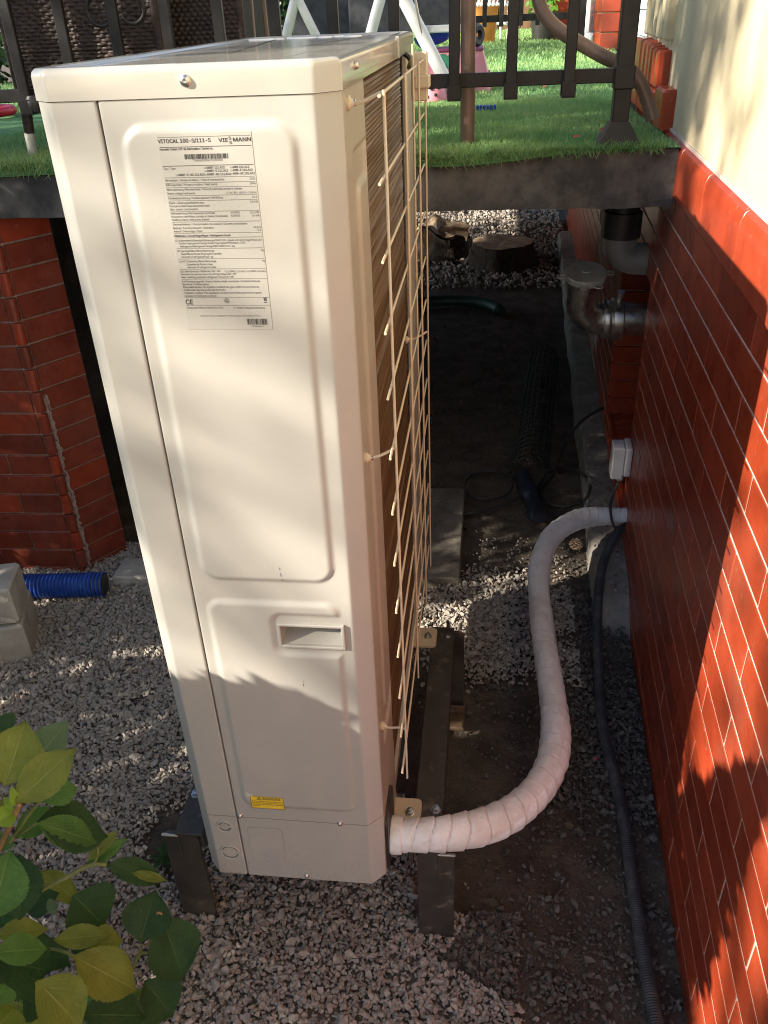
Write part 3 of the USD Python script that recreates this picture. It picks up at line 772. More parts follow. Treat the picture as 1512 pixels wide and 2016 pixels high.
# rating plate
PLX0, PLX1, PLZ0, PLZ1, PLY = -0.0294, 0.0735, 1.3335, 1.5462, -0.0046
plate = part(hp, 'rating_plate', bev(PLX0, PLX1, PLY, PLY + 0.0008, PLZ0, PLZ1, 0.0002), paper_look, label='silvery rating plate densely printed with black text')
TX = [('VITOCAL 100-S/111-S', -0.0286, 1.5369, 'l', 'T'), ('VIE', 0.0374, 1.5365, 'l', 'T'), ('MANN', 0.0527, 1.5367, 'l', 'T'), ('S', 0.0484, 1.5386, 'l', 'S'), ('S', 0.0487, 1.5344, 'l', 'S'), ('Herstell-Daten / N° de fabrication / Serial no.', -0.028, 1.5297, 'l', 'b'), ('7560600000670205200', 0.0066, 1.5182, 'l', 'n'), ('Typ / Type', -0.0275, 1.5106, 'l', 'n'), ('▫AWBT 111.A12', 0.018, 1.5107, 'l', 'b'), ('▫AWB 101.A12', 0.0466, 1.5108, 'l', 'b'), ('▫AWBT-E 111.A12', 0.0179, 1.5075, 'l', 'b'), ('▫AWB-E 101.A12', 0.0465, 1.5077, 'l', 'b'), ('▫AWBT-E-AC 111.A12', -0.0142, 1.504, 'l', 'b'), ('▫AWBT-AC 111.A12', 0.0178, 1.504, 'l', 'b'), ('▫AWB-AC 101.A12', 0.0462, 1.5043, 'l', 'b'), ('Herstelljahr / Année de fabric. / Year of construction', -0.0276, 1.4987, 'l', 'n'), ('2021', 0.0726, 1.4989, 'r', 'n'), ('Wärmepumpe / Pompe à chaleur / Heat pump', -0.0278, 1.4941, 'l', 'n'), ('IPX4', 0.0723, 1.4941, 'r', 'n'), ('Nennspannung Wärmepumpe / Tension nominale pompe à chaleur', -0.0276, 1.4892, 'l', 'n'), ('Rated voltage heat pump', -0.0276, 1.4853, 'l', 'n'), ('3 / N / PE / 400 V~ / 50 Hz', 0.0721, 1.4849, 'r', 'n'), ('Geräteabsicherung / Fusible appareil / MCB/fuse', -0.0274, 1.4803, 'l', 'n'), ('16 A', 0.0723, 1.4804, 'r', 'n'), ('Elektr. Leistungsaufnahme max.', -0.0275, 1.4754, 'l', 'n'), ('5,5 kW', 0.0726, 1.4754, 'r', 'n'), ('Puissance électrique absorbée maxi', -0.0275, 1.4721, 'l', 'n'), ('Max. power consumption', -0.0274, 1.4687, 'l', 'n'), ('Wärmeleistung Wärmepumpe (nominal)', -0.0274, 1.4644, 'l', 'n'), ('A7/W35', 0.0403, 1.4644, 'l', 'n'), ('11,5 kW', 0.0724, 1.4644, 'r', 'n'), ('Puissance calorifique, pompe à chaleur (nominale)', -0.0274, 1.461, 'l', 'n'), ('A2/W35', 0.0403, 1.4611, 'l', 'n'), ('7,4 kW', 0.0725, 1.4609, 'r', 'n'), ('Heating output, heat pump (rated)', -0.0273, 1.4576, 'l', 'n'), ('Stromaufnahme / Consommation de courant / Current consumption', -0.0272, 1.4527, 'l', 'n'), ('Betrieb / Fonctionnement / Operation', -0.0274, 1.4487, 'l', 'n'), ('10,6 A', 0.0724, 1.4487, 'r', 'n'), ('Anlauf / Démarrage / Start', -0.0273, 1.4452, 'l', 'n'), ('5 A', 0.0725, 1.4456, 'r', 'n'), ('Kältekreis / Circuit frigorifique / Refrigerant circuit', -0.0275, 1.4403, 'l', 'b'), ('(1) Kältemittel/Kältemittelfüllmenge/GWP/CO2-äqu.', -0.0276, 1.4351, 'l', 'n'), ('R 410 A/2,5 kg/1924/4,8 t', 0.0722, 1.435, 'r', 'n'), ('Fluide frigorigène/Charge fluide frigorigène/PRG/équiv. CO2', -0.0236, 1.4321, 'l', 'n'), ('Refrigerant/Refrigerant filling/GWP/GWP/CO2-eq.', -0.023, 1.4287, 'l', 'n'), ('(2) Nachgefüllte Kältemittelmenge', -0.0275, 1.4237, 'l', 'n'), ('kg', 0.0728, 1.424, 'r', 'n'), ('Quantité de fluide frigorigène ajoutée', -0.0232, 1.4204, 'l', 'n'), ('Amount of refrigerant top-up', -0.0231, 1.4171, 'l', 'n'), ('(1)+(2) Gesamte Kältemittelmenge', -0.0275, 1.4121, 'l', 'n'), ('kg', 0.0727, 1.4123, 'r', 'n'), ('Quantité de fluide totale', -0.0183, 1.4087, 'l', 'n'), ('Amount of refrigerant total', -0.0181, 1.4054, 'l', 'n'), ('Zul. Betriebsdruck Kältekreis ND / HD', -0.0275, 1.4008, 'l', 'n'), ('0,13 MPa (1,3 bar) / 4,3 MPa (43 bar)', 0.0725, 1.4005, 'r', 'n'), ('Pression de service maxi circuit frigorifique BP / HP', -0.0273, 1.3975, 'l', 'n'), ('Max. working pressure refrigerant circuit LP / HP', -0.0271, 1.3942, 'l', 'n'), ('Auf Dichtheit geprüft. Dieses Gerät enthält vom Kyoto-Protokoll erfasste', -0.0272, 1.3892, 'l', 'n'), ('fluorierte Treibhausgase.', -0.0273, 1.386, 'l', 'n'), ('Étanchéité testée. Cet appareil contient des gaz à effet de serre fluorés', -0.0271, 1.3827, 'l', 'n'), ('mentionnés dans le protocole de Kyoto.', -0.0271, 1.3794, 'l', 'n'), ('Tightness-tested. This appliance contains fluorinated greenhouse gases', -0.027, 1.376, 'l', 'n'), ('included in the Kyoto protocol.', -0.0271, 1.3725, 'l', 'n'), ('CE', -0.0273, 1.3636, 'l', 'C'), ('Viessmann Werke GmbH & Co. KG', -0.0266, 1.3585, 'l', 'n'), ('D-35107 Allendorf/Germany', 0.067, 1.3582, 'r', 'n'), ('Vitocal 100-S/111-S designed in Germany', -0.0123, 1.3491, 'l', 't'), ('Outdoor unit produced in P.R.C.', 0.0302, 1.349, 'l', 't'), ('63226666521', 0.0483, 1.3365, 'l', 't')]
RL = [(-0.0285, 1.5424, 0.0721, 1.5426), (-0.0275, 1.5327, 0.072, 1.5331), (-0.0274, 1.5141, 0.0722, 1.5144), (-0.0275, 1.5023, 0.072, 1.5025), (-0.0276, 1.497, 0.0723, 1.4976), (-0.0277, 1.4922, 0.0724, 1.4928), (-0.0274, 1.4838, 0.0722, 1.4839), (-0.0274, 1.4786, 0.0723, 1.479), (-0.0273, 1.4672, 0.0725, 1.4672), (-0.0272, 1.4562, 0.0724, 1.4565), (-0.0273, 1.4442, 0.0726, 1.4442), (-0.0272, 1.4392, 0.0725, 1.4393), (-0.0273, 1.4273, 0.0726, 1.4276), (-0.027, 1.4158, 0.0727, 1.4162), (-0.0271, 1.4043, 0.0727, 1.4044), (-0.0272, 1.393, 0.0729, 1.3927), (-0.0267, 1.3715, 0.0733, 1.3711), (-0.0268, 1.3622, 0.0731, 1.3624)]
HT = {'T': 0.0037, 'S': 0.0029, 'b': 0.00215, 'n': 0.0021, 'C': 0.0056, 't': 0.0016}


def text(s, h, bold=False):
    m = meshkit.text_mesh(s, h, 0.0004, bold)
    up = m.face_normals[:, 2] > 0.9
    v, f = np.array(m.vertices), np.array(m.faces)[up]
    u, inv = np.unique(f, return_inverse=True)
    return v[u], inv.reshape(f.shape)


def on_front(v, x, z, y):
    return np.stack([x + v[:, 0], np.full(len(v), y), z + v[:, 1]], 1)


def quad(x0, x1, z0, z1, y):
    return np.array([[x0, y, z0], [x1, y, z0], [x1, y, z1], [x0, y, z1]]), np.array([[0, 1, 2], [0, 2, 3]])



ink = []
for s, x, z, al, c in TX:
    if s[0] == '▫':
        s = s[1:]
        for q in ((0, 0.0014, 0, 0.0002), (0, 0.0014, 0.0012, 0.0014), (0, 0.0002, 0, 0.0014), (0.0012, 0.0014, 0, 0.0014)):
            ink.append(quad(x + q[0], x + q[1], z + q[2], z + q[3], PLY - 0.00025))
        x = x + 0.0021
    v, f = text(s, HT[c], c in 'TbCS')
    w = v[:, 0].max() - v[:, 0].min()
    lim = {'VITOCAL 100-S/111-S': 0.0575, 'VIE': 0.0102, 'MANN': 0.0193}.get(s)
    if lim:
        v = v * np.array([lim / w, 1, 1])
    elif c == 'S':
        v = v * np.array([1.25, 1, 1])
    else:
        v = v * np.array([0.93, 1, 1])
    if al == 'r':
        v = v - np.array([v[:, 0].max(), 0, 0])
    ink.append((on_front(v, x, z, PLY - 0.00025), f))


for k, (x0, z0, x1, z1) in enumerate(RL):
    t = 0.0005 if k in (1, 2) else 0.00028
    ink.append(quad(x0, x1, z0 - t / 2, z0 + t / 2, PLY - 0.00025))
rb = np.random.default_rng(99)
for bx0, bx1, bz0, bz1 in ((-0.0018, 0.0463, 1.5205, 1.5255), (0.0436, 0.0680, 1.3392, 1.3462)):
    x = bx0
    while x < bx1:
        w = rb.choice([0.00028, 0.0005, 0.00085])
        ink.append(quad(x, min(x + w, bx1), bz0, bz1, PLY - 0.00025)); x += w + rb.choice([0.0003, 0.0005, 0.0008])
a = np.linspace(0, 2 * np.pi, 25)
ink.append(tube(np.stack([0.0226 + 0.0026 * np.cos(a), 0 * a + PLY - 0.0003, 1.3677 + 0.0026 * np.sin(a)], 1), 0.00018, 5, False))
for q in (((0.0226, 1.3662), (0.0226, 1.3692)), ((0.0226, 1.3664), (0.0214, 1.3678)), ((0.0226, 1.3664), (0.0238, 1.3678)),
          ((0.0668, 1.3708), (0.0674, 1.3672)), ((0.0696, 1.3708), (0.0690, 1.3672)), ((0.0662, 1.3708), (0.0702, 1.3708)), ((0.0664, 1.3674), (0.0700, 1.3710)), ((0.0700, 1.3674), (0.0664, 1.3710)), ((0.0674, 1.3674), (0.0690, 1.3674))):
    (xa, za), (xb, zb) = q
    ink.append(rod((xa, PLY - 0.0003, za), (xb, PLY - 0.0003, zb), 0.00022, 5))
ink.append(quad(0.0665, 0.0699, 1.3652, 1.3660, PLY - 0.00025))
part(plate, 'printing', cat(ink), ink_look)
# warning sticker
WX0, WX1, WZ0, WZ1, WY = -0.0570, 0.0010, 0.4835, 0.5130, -0.0046
warn = part(hp, 'warning_sticker', bev(WX0, WX1, WY, WY + 0.0006, WZ0, WZ1, 0.0002), yellow_look, label='small yellow warning sticker with black print')
wi = []
v, f = text('WARNING', 0.0056, True)
v = v * np.array([0.0315 / (v[:, 0].max() - v[:, 0].min()), 1, 1])
wi.append((on_front(v, -0.0362, 0.5055, WY - 0.0002), f))
for s, z in (('Before startup be sure to fully open', 0.5005), ('the socket valve of the outdoor unit', 0.4967), ('otherwise the compressor could be', 0.4929), ('damaged.', 0.4891)):
    v, f = text(s, 0.0020, True)
    if s != 'damaged.':
        v = v * np.array([0.0535 / (v[:, 0].max() - v[:, 0].min()), 1, 1])
    wi.append((on_front(v, WX0 + 0.0024, z, WY - 0.0002), f))
for q in (((-0.0455, 0.5050), (-0.0415, 0.5118)), ((-0.0415, 0.5118), (-0.0375, 0.5050)), ((-0.0455, 0.5050), (-0.0375, 0.5050)), ((-0.0415, 0.5098), (-0.0415, 0.5072)), ((-0.0415, 0.5064), (-0.0415, 0.5060))):
    (xa, za), (xb, zb) = q
    wi.append(rod((xa, WY - 0.0002, za), (xb, WY - 0.0002, zb), 0.00045, 5))
for q in ((WX0, WX1, WZ0, WZ0 + 0.0008), (WX0, WX1, WZ1 - 0.0008, WZ1), (WX0, WX0 + 0.0008, WZ0, WZ1), (WX1 - 0.0008, WX1, WZ0, WZ1)):
    wi.append(quad(*q, WY - 0.00022))
part(warn, 'printing', cat(wi), ink_look)
# small scuffs on the end panel
rs = np.random.default_rng(12)
sc = [bev(0.0448 + 0.0006 * k, 0.0454 + 0.0006 * k, -0.0046, -0.0040, z, z + h, 0.0001) for k, (z, h) in enumerate(((0.987, 0.004), (0.976, 0.006), (0.968, 0.003)))]
sc += [bev(0.0590, 0.0597, -0.0046, -0.0040, 0.771, 0.776, 0.0001), bev(0.0592, 0.0597, -0.0046, -0.0040, 0.780, 0.782, 0.0001)]
part(hp, 'scuff', cat(sc), ink_look)

# the side: condenser fins, dark slot, rear post, wire guard
rfz = np.random.default_rng(15)
fz = np.cumsum(rfz.uniform(0.0022, 0.0038, 520)) + U0 + 0.03
fz = fz[fz < UCAP - 0.002]
fx = 0.1560 + np.where(np.arange(len(fz)) % 2 == 0, 0.0, 0.0016) * rfz.uniform(0.5, 1.3, len(fz)) + 0.0022 * (rfz.uniform(size=len(fz)) > 0.975)
fy = np.array([0.190, 0.30, 0.42, 0.55, 0.66, 0.760])
FXX = fx[None, :] + 0.0003 * rfz.normal(size=(len(fy), len(fz)))
fin_face = grid_mesh(np.stack([FXX, np.repeat(fy[:, None], len(fz), 1), np.repeat(fz[None], len(fy), 0)], -1))
part(hp, 'condenser_fins', cat([bev(0.05, 0.1545, 0.190, 0.760, U0 + 0.03, UCAP, 0.001), fin_face]), coil_look, label='brown finned condenser behind the wire guard')
part(hp, 'casing_post', cat([bev(UW - 0.014, UW - 0.001, 0.815, 0.905, U0 + 0.01, UCAP, 0.003), bev(0.05, UW - 0.004, 0.905, UL - 0.004, U0 + 0.01, UCAP, 0.003)]), white_paint)
part(hp, 'casing_panel', bev(-UW + 0.003, 0.055, UL - 0.010, UL - 0.001, U0 + 0.01, UCAP, 0.002), white_paint)
part(hp, 'slot', bev(0.10, 0.148, 0.758, 0.82, U0 + 0.03, UCAP, 0.001), dark_void)
GXP = UW + 0.040
RW = 0.0018
vy = [0.040, 0.288, 0.520, 0.668]
hz = [1.572 - 0.0826 * k for k in range(13)]
for y in vy:
    part(hp, 'guard_wire', rod((GXP + 0.002, y, hz[0] + 0.005), (GXP + 0.002, y, 0.530), RW, 8), wire_paint, smooth=50)
part(hp, 'guard_wire', rod((GXP - 0.006, 0.512, hz[0] + 0.03), (GXP - 0.006, 0.512, 0.600), RW, 8), wire_paint, smooth=50)
for k, z in enumerate(hz):
    part(hp, 'guard_wire', rod((GXP - 0.002, 0.006 if k else 0.03, z), (GXP - 0.002, 0.676, z), RW, 8), wire_paint, smooth=50)


def clip(y, z, dy):
    pts = spline([(GXP, y + dy, z), (GXP - 0.010, y + dy * 0.55, z - 0.004), (GXP - 0.026, y + dy * 0.25, z - 0.010), (UW + 0.003, y, z - 0.010)], 10)
    c = part(hp, 'guard_clip', cat([tube(pts, 0.0020, 8), lathe([(0.0075, 0), (0.0075, 0.003), (0.005, 0.0045), (0.003, 0.009)], 14, basis((1, 0, 0)), (UW, y, z - 0.010))]), wire_paint, smooth=40)
    part(c, 'screw', lathe([(0.0036, 0.0), (0.0036, 0.002), (0.0025, 0.003), (0.0002, 0.0032)], 12, basis((1, 0, 0)), (UW + 0.0075, y, z - 0.010)), bolt_steel, smooth=40)


clip(0.055, 1.5745, -0.012)
clip(0.045, 1.150, 0.012)
clip(0.060, 0.640, -0.014)
clip(0.640, 1.10, 0.02)
part(hp, 'guard_bracket', cat([bev(UW + 0.018, UW + 0.046, 0.662, 0.682, 1.51, 1.585, 0.002), bev(UW + 0.024, UW + 0.05, 0.655, 0.690, 1.53, 1.55, 0.002)]), wire_paint)
part(hp, 'cable_gland', cat([lathe([(0.002, 0), (0.010, 0.001), (0.010, 0.010), (0.007, 0.012), (0.007, 0.020), (0.002, 0.021)], 12, basis((0.8, -0.2, -0.4)), (UW + 0.012, 0.70, 1.567))]), pbr('olive_plastic', (0.20, 0.21, 0.05), rough=0.5), smooth=40)
part(hp, 'sensor_cable', tube(spline([(0.14, 0.79, 1.575), (UW + 0.002, 0.745, 1.578), (UW + 0.018, 0.70, 1.562)], 12), 0.0042, 8), rubber, smooth=True)
# flange with the pipe outlet, mounting feet
fl = fillet([(0.029, 0.298), (0.118, 0.298), (0.124, 0.385), (0.112, 0.430), (0.044, 0.430), (0.029, 0.415), (0.029, 0.298)], 0.012, 4)
part(hp, 'outlet_flange', xf(prism(fl[:-1], UW, UW + 0.0055), np.array([[0, 0, 1], [1, 0, 0], [0, 1, 0]])), rubber)
for x, y in ((0.215, 0.165), (0.215, 0.705), (-0.215, 0.165), (-0.215, 0.705)):
    sx = 1 if x > 0 else -1
    pl_ = fillet([(0.0, y - 0.036), (sx * (abs(x) + 0.004), y - 0.036), (sx * (abs(x) + 0.004), y + 0.036), (0.0, y + 0.036), (0.0, y - 0.036)], 0.012, 4)[:-1]
    if sx < 0:
        pl_ = pl_[::-1]
    ft = part(hp, 'mounting_foot', prism(pl_, 0.2795, 0.2845), wire_paint)
    part(ft, 'bolt', lathe([(0.0105, 0), (0.0105, 0.0015), (0.0075, 0.002), (0.0078, 0.008), (0.0045, 0.0085), (0.0045, 0.013), (0.0002, 0.0135)], 6, None, (x - sx * 0.018, y, 0.2845)), bolt_steel, smooth=25)

# ------------------------------------------------------------------ the two steel rails it stands on


def rail(sx, label):
    r = thing('support_rail', label, 'rail', (sx * 0.25, 0.4, 0), 'steel rails under the heat pump')
    a, b = sx * 0.205, sx * 0.262
    lo, hi = min(a, b), max(a, b)
    part(r, 'top_plate', bev(lo, hi, 0.085, 0.755, 0.2705, 0.2785, 0.002), grey_metal)
    part(r, 'flange', cat([bev(min(b, b - sx * 0.006), max(b, b - sx * 0.006), 0.085, 0.755, 0.20, 0.2700, 0.002), bev(min(a, a + sx * 0.004), max(a, a + sx * 0.004), 0.085, 0.755, 0.235, 0.2700, 0.002)]), grey_metal)
    for y in (0.092, 0.745):
        p = fillet([(sx * 0.217, -0.05), (sx * 0.288, -0.05), (sx * 0.288, 0.272), (sx * 0.217, 0.272), (sx * 0.217, -0.05)], 0.016, 4)[:-1]
        if sx < 0:
            p = p[::-1]
        leg = xf(prism(p, -0.004, 0.004), np.array([[1, 0, 0], [0, 0, -1], [0, 1, 0]]), (0, y, 0))
        gus = bev(min(sx * 0.241, sx * 0.247), max(sx * 0.241, sx * 0.247), y, y + 0.05, -0.05, 0.2695, 0.002)
        part(r, 'leg', cat([leg, gus]), grey_metal)
    for y in (0.16, 0.70):
        part(r, 'bolt', lathe([(0.011, 0), (0.011, 0.002), (0.008, 0.002), (0.008, 0.009), (0.0002, 0.0095)], 6, None, (sx * 0.247, y + 0.02, 0.2785)), bolt_steel, smooth=25)
    part(r, 'white_edge', bev(min(sx * 0.256, sx * 0.290), max(sx * 0.256, sx * 0.290), 0.084, 0.090, 0.2675, 0.2715, 0.001), zinc, label='bright cut edge of the front leg')
    return r


rail(1, 'dark steel support rail at the wall side, below the white hose')
rail(-1, 'dark steel support rail at the gravel side, beside the weed')

# ------------------------------------------------------------------ white taped hose
HP_ = [(0.1715, 0.066, 0.345), (0.205, 0.0665, 0.346)] + [tuple(at_z(x, y, z)) for x, y, z in
       ((885, 1640, .345), (940, 1630, .338), (990, 1611, .328), (1045, 1570, .312), (1083, 1512, .298), (1094, 1450, .288), (1090, 1390, .278), (1077, 1300, .263), (1064, 1200, .247), (1061, 1130, .235), (1075, 1075, .222), (1110, 1036, .207), (1160, 1018, .198))] + [tuple(wp(1.50, .196, .04)), tuple(wp(1.515, .195, -.02))]
hpath = spline(HP_, 1300)
rh = np.random.default_rng(31)
ph = rh.uniform(0, 6.28, 6)


def wrap(s, th):
    u = s / 0.036 + th / (2 * np.pi) + 0.16 * np.sin(11 * s + ph[0]) + 0.09 * np.sin(29 * s + ph[2]) + 0.10 * np.sin(th + 13 * s + ph[1]) + 0.05 * np.sin(3 * th - 37 * s)
    w = u - np.floor(u)
    ridge = 0.085 * (w - 0.5) - 0.12 * np.exp(-(np.minimum(w, 1 - w) / 0.045) ** 2)
    lump = 0.022 * np.sin(8 * s * 2.3 + ph[2]) + 0.020 * np.sin(2 * th + 25 * s + ph[3]) + 0.012 * np.sin(7 * th + 90 * s + ph[1]) * np.sin(23 * s) ** 2 + 0.014 * np.sin(5 * th - 61 * s + ph[4]) * np.sin(17 * s + ph[5])
    return 1.0 + ridge + lump


rad = 0.0312 + 0.0015 * np.sin(np.linspace(0, 9, 1300))
rad[-120:] *= np.linspace(1, 0.86, 120)
hose = thing('insulated_hose', 'white tape-wrapped insulated hose curving from the heat pump to the red wall', 'hose', (0.3, 0.7, 0.2))
part(hose, 'tape_wrap', tube(hpath, rad, 40, True, wrap), wrap_look, smooth=35)
part(hose, 'end_collar', lathe([(0.020, 0), (0.0335, 0.0005), (0.0345, 0.003), (0.0340, 0.020), (0.0315, 0.022)], 32, basis((1, 0, 0)), (UW + 0.0055, 0.066, 0.345)), wrap_look, smooth=40)

# dark corrugated conduit along the wall foot
cp = [tuple(wp(1.53, .150, -0.02)), tuple(wp(1.46, .140, .035))] + [tuple(at_z(x, y, z)) for x, y, z in ((1192, 1095, .118), (1179, 1160, .105), (1176, 1240, .06), (1178, 1310, .026), (1190, 1450, .018), (1215, 1550, .016), (1240, 1700, .016), (1262, 1850, .016), (1291, 2010, .016), (1330, 2200, .016))]
cpath = spline(cp, 1300)
con = thing('conduit', 'dark corrugated conduit creeping along the foot of the red wall', 'conduit', cpath[700])
part(con, 'corrugated_tube', tube(cpath, 0.0135, 14, True, lambda s, th: 1 + 0.085 * np.sin(s * 2 * np.pi / 0.0052) + 0 * th), conduit_look, smooth=True)

# junction box and its cable
jb = thing('junction_box', 'light grey plastic junction box on the wall beside the niche', 'junction box', wp(1.56, 0.28))
part(jb, 'cover', wbox(1.525, 1.595, 0.024, 0.062, 0.318, 0.430, 0.004), box_look, smooth=25)
part(jb, 'base', wbox(1.518, 1.602, 0.003, 0.0225, 0.333, 0.432, 0.003), box_look, smooth=25)
part(jb, 'gland', lathe([(0.012, 0), (0.012, 0.010), (0.008, 0.014)], 12, basis((0, 0, -1)), wp(1.55, 0.318, 0.03)), box_look, smooth=40)
solo('thin_cable', tube(spline([wp(1.55, .308, .03), wp(1.515, .255, .05), wp(1.45, .225, .055), wp(1.43, .20, .045), wp(1.47, .185, .012), wp(1.485, .18, -.01)], 40), 0.0042, 8), rubber, 'thin dark cable dropping from the grey junction box to the hose end', 'cable', smooth=True)

# steel pipe elbow with closing cap, from the wall
ec = at_y(1153, 541, 1.90)
TILT = rot([1, 0, 0], 17)                                   # the filler leans out towards the yard
ex = ec[0]; ey = 1.90 + 0.175 * math.sin(math.radians(17)); ez = ec[2] + 0.175 * (1 - math.cos(math.radians(17)))


def lean(m):
    c = np.array([ex, ey, ez - 0.175])
    v, f = (np.array(m.vertices), np.array(m.faces)) if isinstance(m, trimesh.Trimesh) else m
    return (v - c) @ TILT.T + c, f


el = thing('filler_pipe', 'steel pipe elbow with round closed cap turned upwards beside the wall', 'pipe', (ex, ey, ez - 0.2))
wx = W0[0] + (ey - W0[1]) * math.tan(WA)
arc = [(ex, ey, ez - 0.055), (ex, ey, ez - 0.10)] + [(ex + 0.075 - 0.075 * math.cos(t), ey, ez - 0.10 - 0.075 * math.sin(t)) for t in np.linspace(0.15, math.pi / 2, 9)] + [(ex + 0.12, ey, ez - 0.175)]
part(el, 'elbow', lean(tube(np.array(arc), 0.0545, 28)), steel, smooth=40)
bx = basis((1, 0, 0))
part(el, 'coupling', lathe([(0.054, 0), (0.066, 0.001), (0.068, 0.006), (0.068, 0.018), (0.062, 0.020), (0.060, 0.030), (0.073, 0.032), (0.075, 0.038), (0.075, 0.062), (0.070, 0.066), (0.056, 0.067)], 28, bx, (ex + 0.075, ey, ez - 0.175)), steel, smooth=30)
part(el, 'wall_pipe', rod((ex + 0.12, ey, ez - 0.175), (wx + ND, ey, ez - 0.175), 0.056, 24), steel, smooth=40)
part(el, 'neck', lean(lathe([(0.0545, -0.06), (0.0575, -0.058), (0.0575, -0.030), (0.060, -0.028), (0.0615, -0.012), (0.058, -0.010)], 28, None, (ex, ey, ez))), steel, smooth=30)
cap_ = part(el, 'cap', lean(lathe([(0.058, -0.012), (0.0665, -0.011), (0.068, -0.006), (0.068, 0.008), (0.065, 0.012), (0.030, 0.0135), (0.014, 0.014), (0.013, 0.018), (0.0002, 0.019)], 32, None, (ex, ey, ez))), cap_metal, smooth=30)
for t in (0.1, 1.75, 3.3, 4.55, 5.2):
    cxy = (ex + 0.080 * math.cos(t), ey + 0.080 * math.sin(t))
    a = np.linspace(0, 2 * np.pi, 17)
    ring = np.stack([cxy[0] + 0.012 * np.cos(a) * abs(math.cos(t)) + 0.010 * np.cos(a) * abs(math.sin(t)), cxy[1] + 0.010 * np.sin(a), ez + 0 * a], 1)
    part(cap_, 'lug', lean(tube(ring, 0.0028, 6, False)), cap_metal, smooth=True)
part(el, 'vent_nipple', lean(rod((ex + 0.125, ey, ez - 0.11), (ex + 0.125, ey, ez - 0.065), 0.012, 12)), steel, smooth=40)

# grey plastic elbow under the terrace
gc = at_y(1222, 470, 1.72)
ge = thing('plastic_elbow', 'grey plastic pipe elbow under the terrace corner with a black sleeve on top', 'pipe', (gc[0], 1.72, gc[2] - 0.1))
wx2 = W0[0] + (1.72 - W0[1]) * math.tan(WA)
arc = [(gc[0], 1.72, gc[2] + 0.02), (gc[0], 1.72, gc[2] - 0.005)] + [(gc[0] + 0.05 - 0.05 * math.cos(t), 1.72, gc[2] - 0.01 - 0.05 * math.sin(t)) for t in np.linspace(0.2, math.pi / 2, 8)] + [(wx2 + 0.02, 1.72, gc[2] - 0.064)]
part(ge, 'bend', tube(np.array(arc), 0.047, 24), pvc_look, smooth=40)
part(ge, 'sleeve', lathe([(0.047, 0), (0.056, 0.001), (0.057, 0.05), (0.056, 0.075), (0.05, 0.076)], 24, None, (gc[0], 1.72, gc[2] + 0.005)), rubber, smooth=30)
part(ge, 'sleeve', rod((gc[0], 1.72, gc[2] + 0.07), (gc[0] + 0.02, 1.74, 1.196), 0.045, 20), rubber, smooth=40)

# cables lying on the earth
k1 = [tuple(at_z(x, y, z)) for x, y, z in ((1222, 788, .17), (1195, 800, .16), (1150, 825, .13), (1110, 880, .06), (1085, 940, .02), (1010, 985, .015), (930, 1010, .015), (850, 1022, .02), (800, 1040, .02))]
solo('black_cable', tube(spline(k1, 80), 0.0065, 8), rubber, 'black cable running from the wall niche across the bare earth', 'cable', smooth=True)
for cx, cy, rx, ry, lb in ((962, 955, 47, 28, 'loop of black cable lying on the earth nearest the hose'), (1112, 960, 50, 38, 'loop of black cable lying across the concrete ledge'), (840, 988, 34, 30, 'loop of black cable half hidden behind the wire guard')):
    a = np.linspace(0.6, 2 * np.pi + 0.1, 40)
    ll = [tuple(at_z(cx + rx * math.cos(t), cy - ry * math.sin(t), 0.018 + (0.10 if cx > 1050 and math.cos(t) > 0 else 0.0) * max(0, math.cos(t)) + 0.006 * math.sin(2 * t))) for t in a]
    solo('cable_loop', tube(np.array(ll), 0.0055, 8), rubber, lb, 'cable', 'cable loops on the earth', smooth=True)
a = np.linspace(0, 2 * np.pi, 30)
solo('wire_ring', tube(np.array([tuple(at_z(930 + 20 * math.cos(t), 897 - 9 * math.sin(t), 0.012)) for t in a]), 0.003, 6), rubber, 'small ring of thin wire on the earth behind the guard', 'wire', smooth=True)

# paver, debris, net, blue pipe end, green hose, stumps
pv_ = at_z(876, 1052, 0.02)
q0, q1 = at_z(905, 1140, .03), at_z(905, 962, .03)
solo('paving_slab', bev(q0[0] - 0.32, q0[0], q0[1], q1[1], -0.02, 0.032, 0.004), dirty_concrete, 'dirty grey concrete paving slab lying behind the heat pump', 'slab')
q0 = at_z(225, 1138, 0.03)
solo('concrete_kerb', bev(q0[0] - 0.01, q0[0] + 0.30, q0[1], q0[1] + 0.12, -0.02, 0.035, 0.006), concrete_look, 'low concrete kerb stone at the foot of the brick pillar', 'kerb stone')
nb = [at_z(1072, 700, 0.05), at_z(1058, 800, 0.05), at_z(1048, 880, 0.05), at_z(1040, 930, 0.05)]
npth = spline(nb, 60)
net = []
for k in range(60 - 1):
    if k % 2 == 0:
        th = np.linspace(0.15, np.pi - 0.15, 11)
        net.append(tube(np.stack([npth[k][0] + 0.075 * np.cos(th), npth[k][1] + 0 * th, 0.012 + 0.095 * np.sin(th)], 1), 0.0030, 4))
for t in np.linspace(0.15, np.pi - 0.15, 9):
    net.append(tube(np.stack([npth[:, 0] + 0.075 * math.cos(t), npth[:, 1], 0 * npth[:, 0] + 0.012 + 0.095 * math.sin(t)], 1), 0.0028, 4))
solo('plastic_net', cat(net), pbr('dark_green_plastic', (0.006, 0.013, 0.010), rough=0.5), 'roll of dark plastic mesh lying beside the foundation ledge', 'netting', smooth=40)
bb = [at_z(1030, 935, .03), at_z(1042, 975, .03), at_z(1062, 1022, .03)]
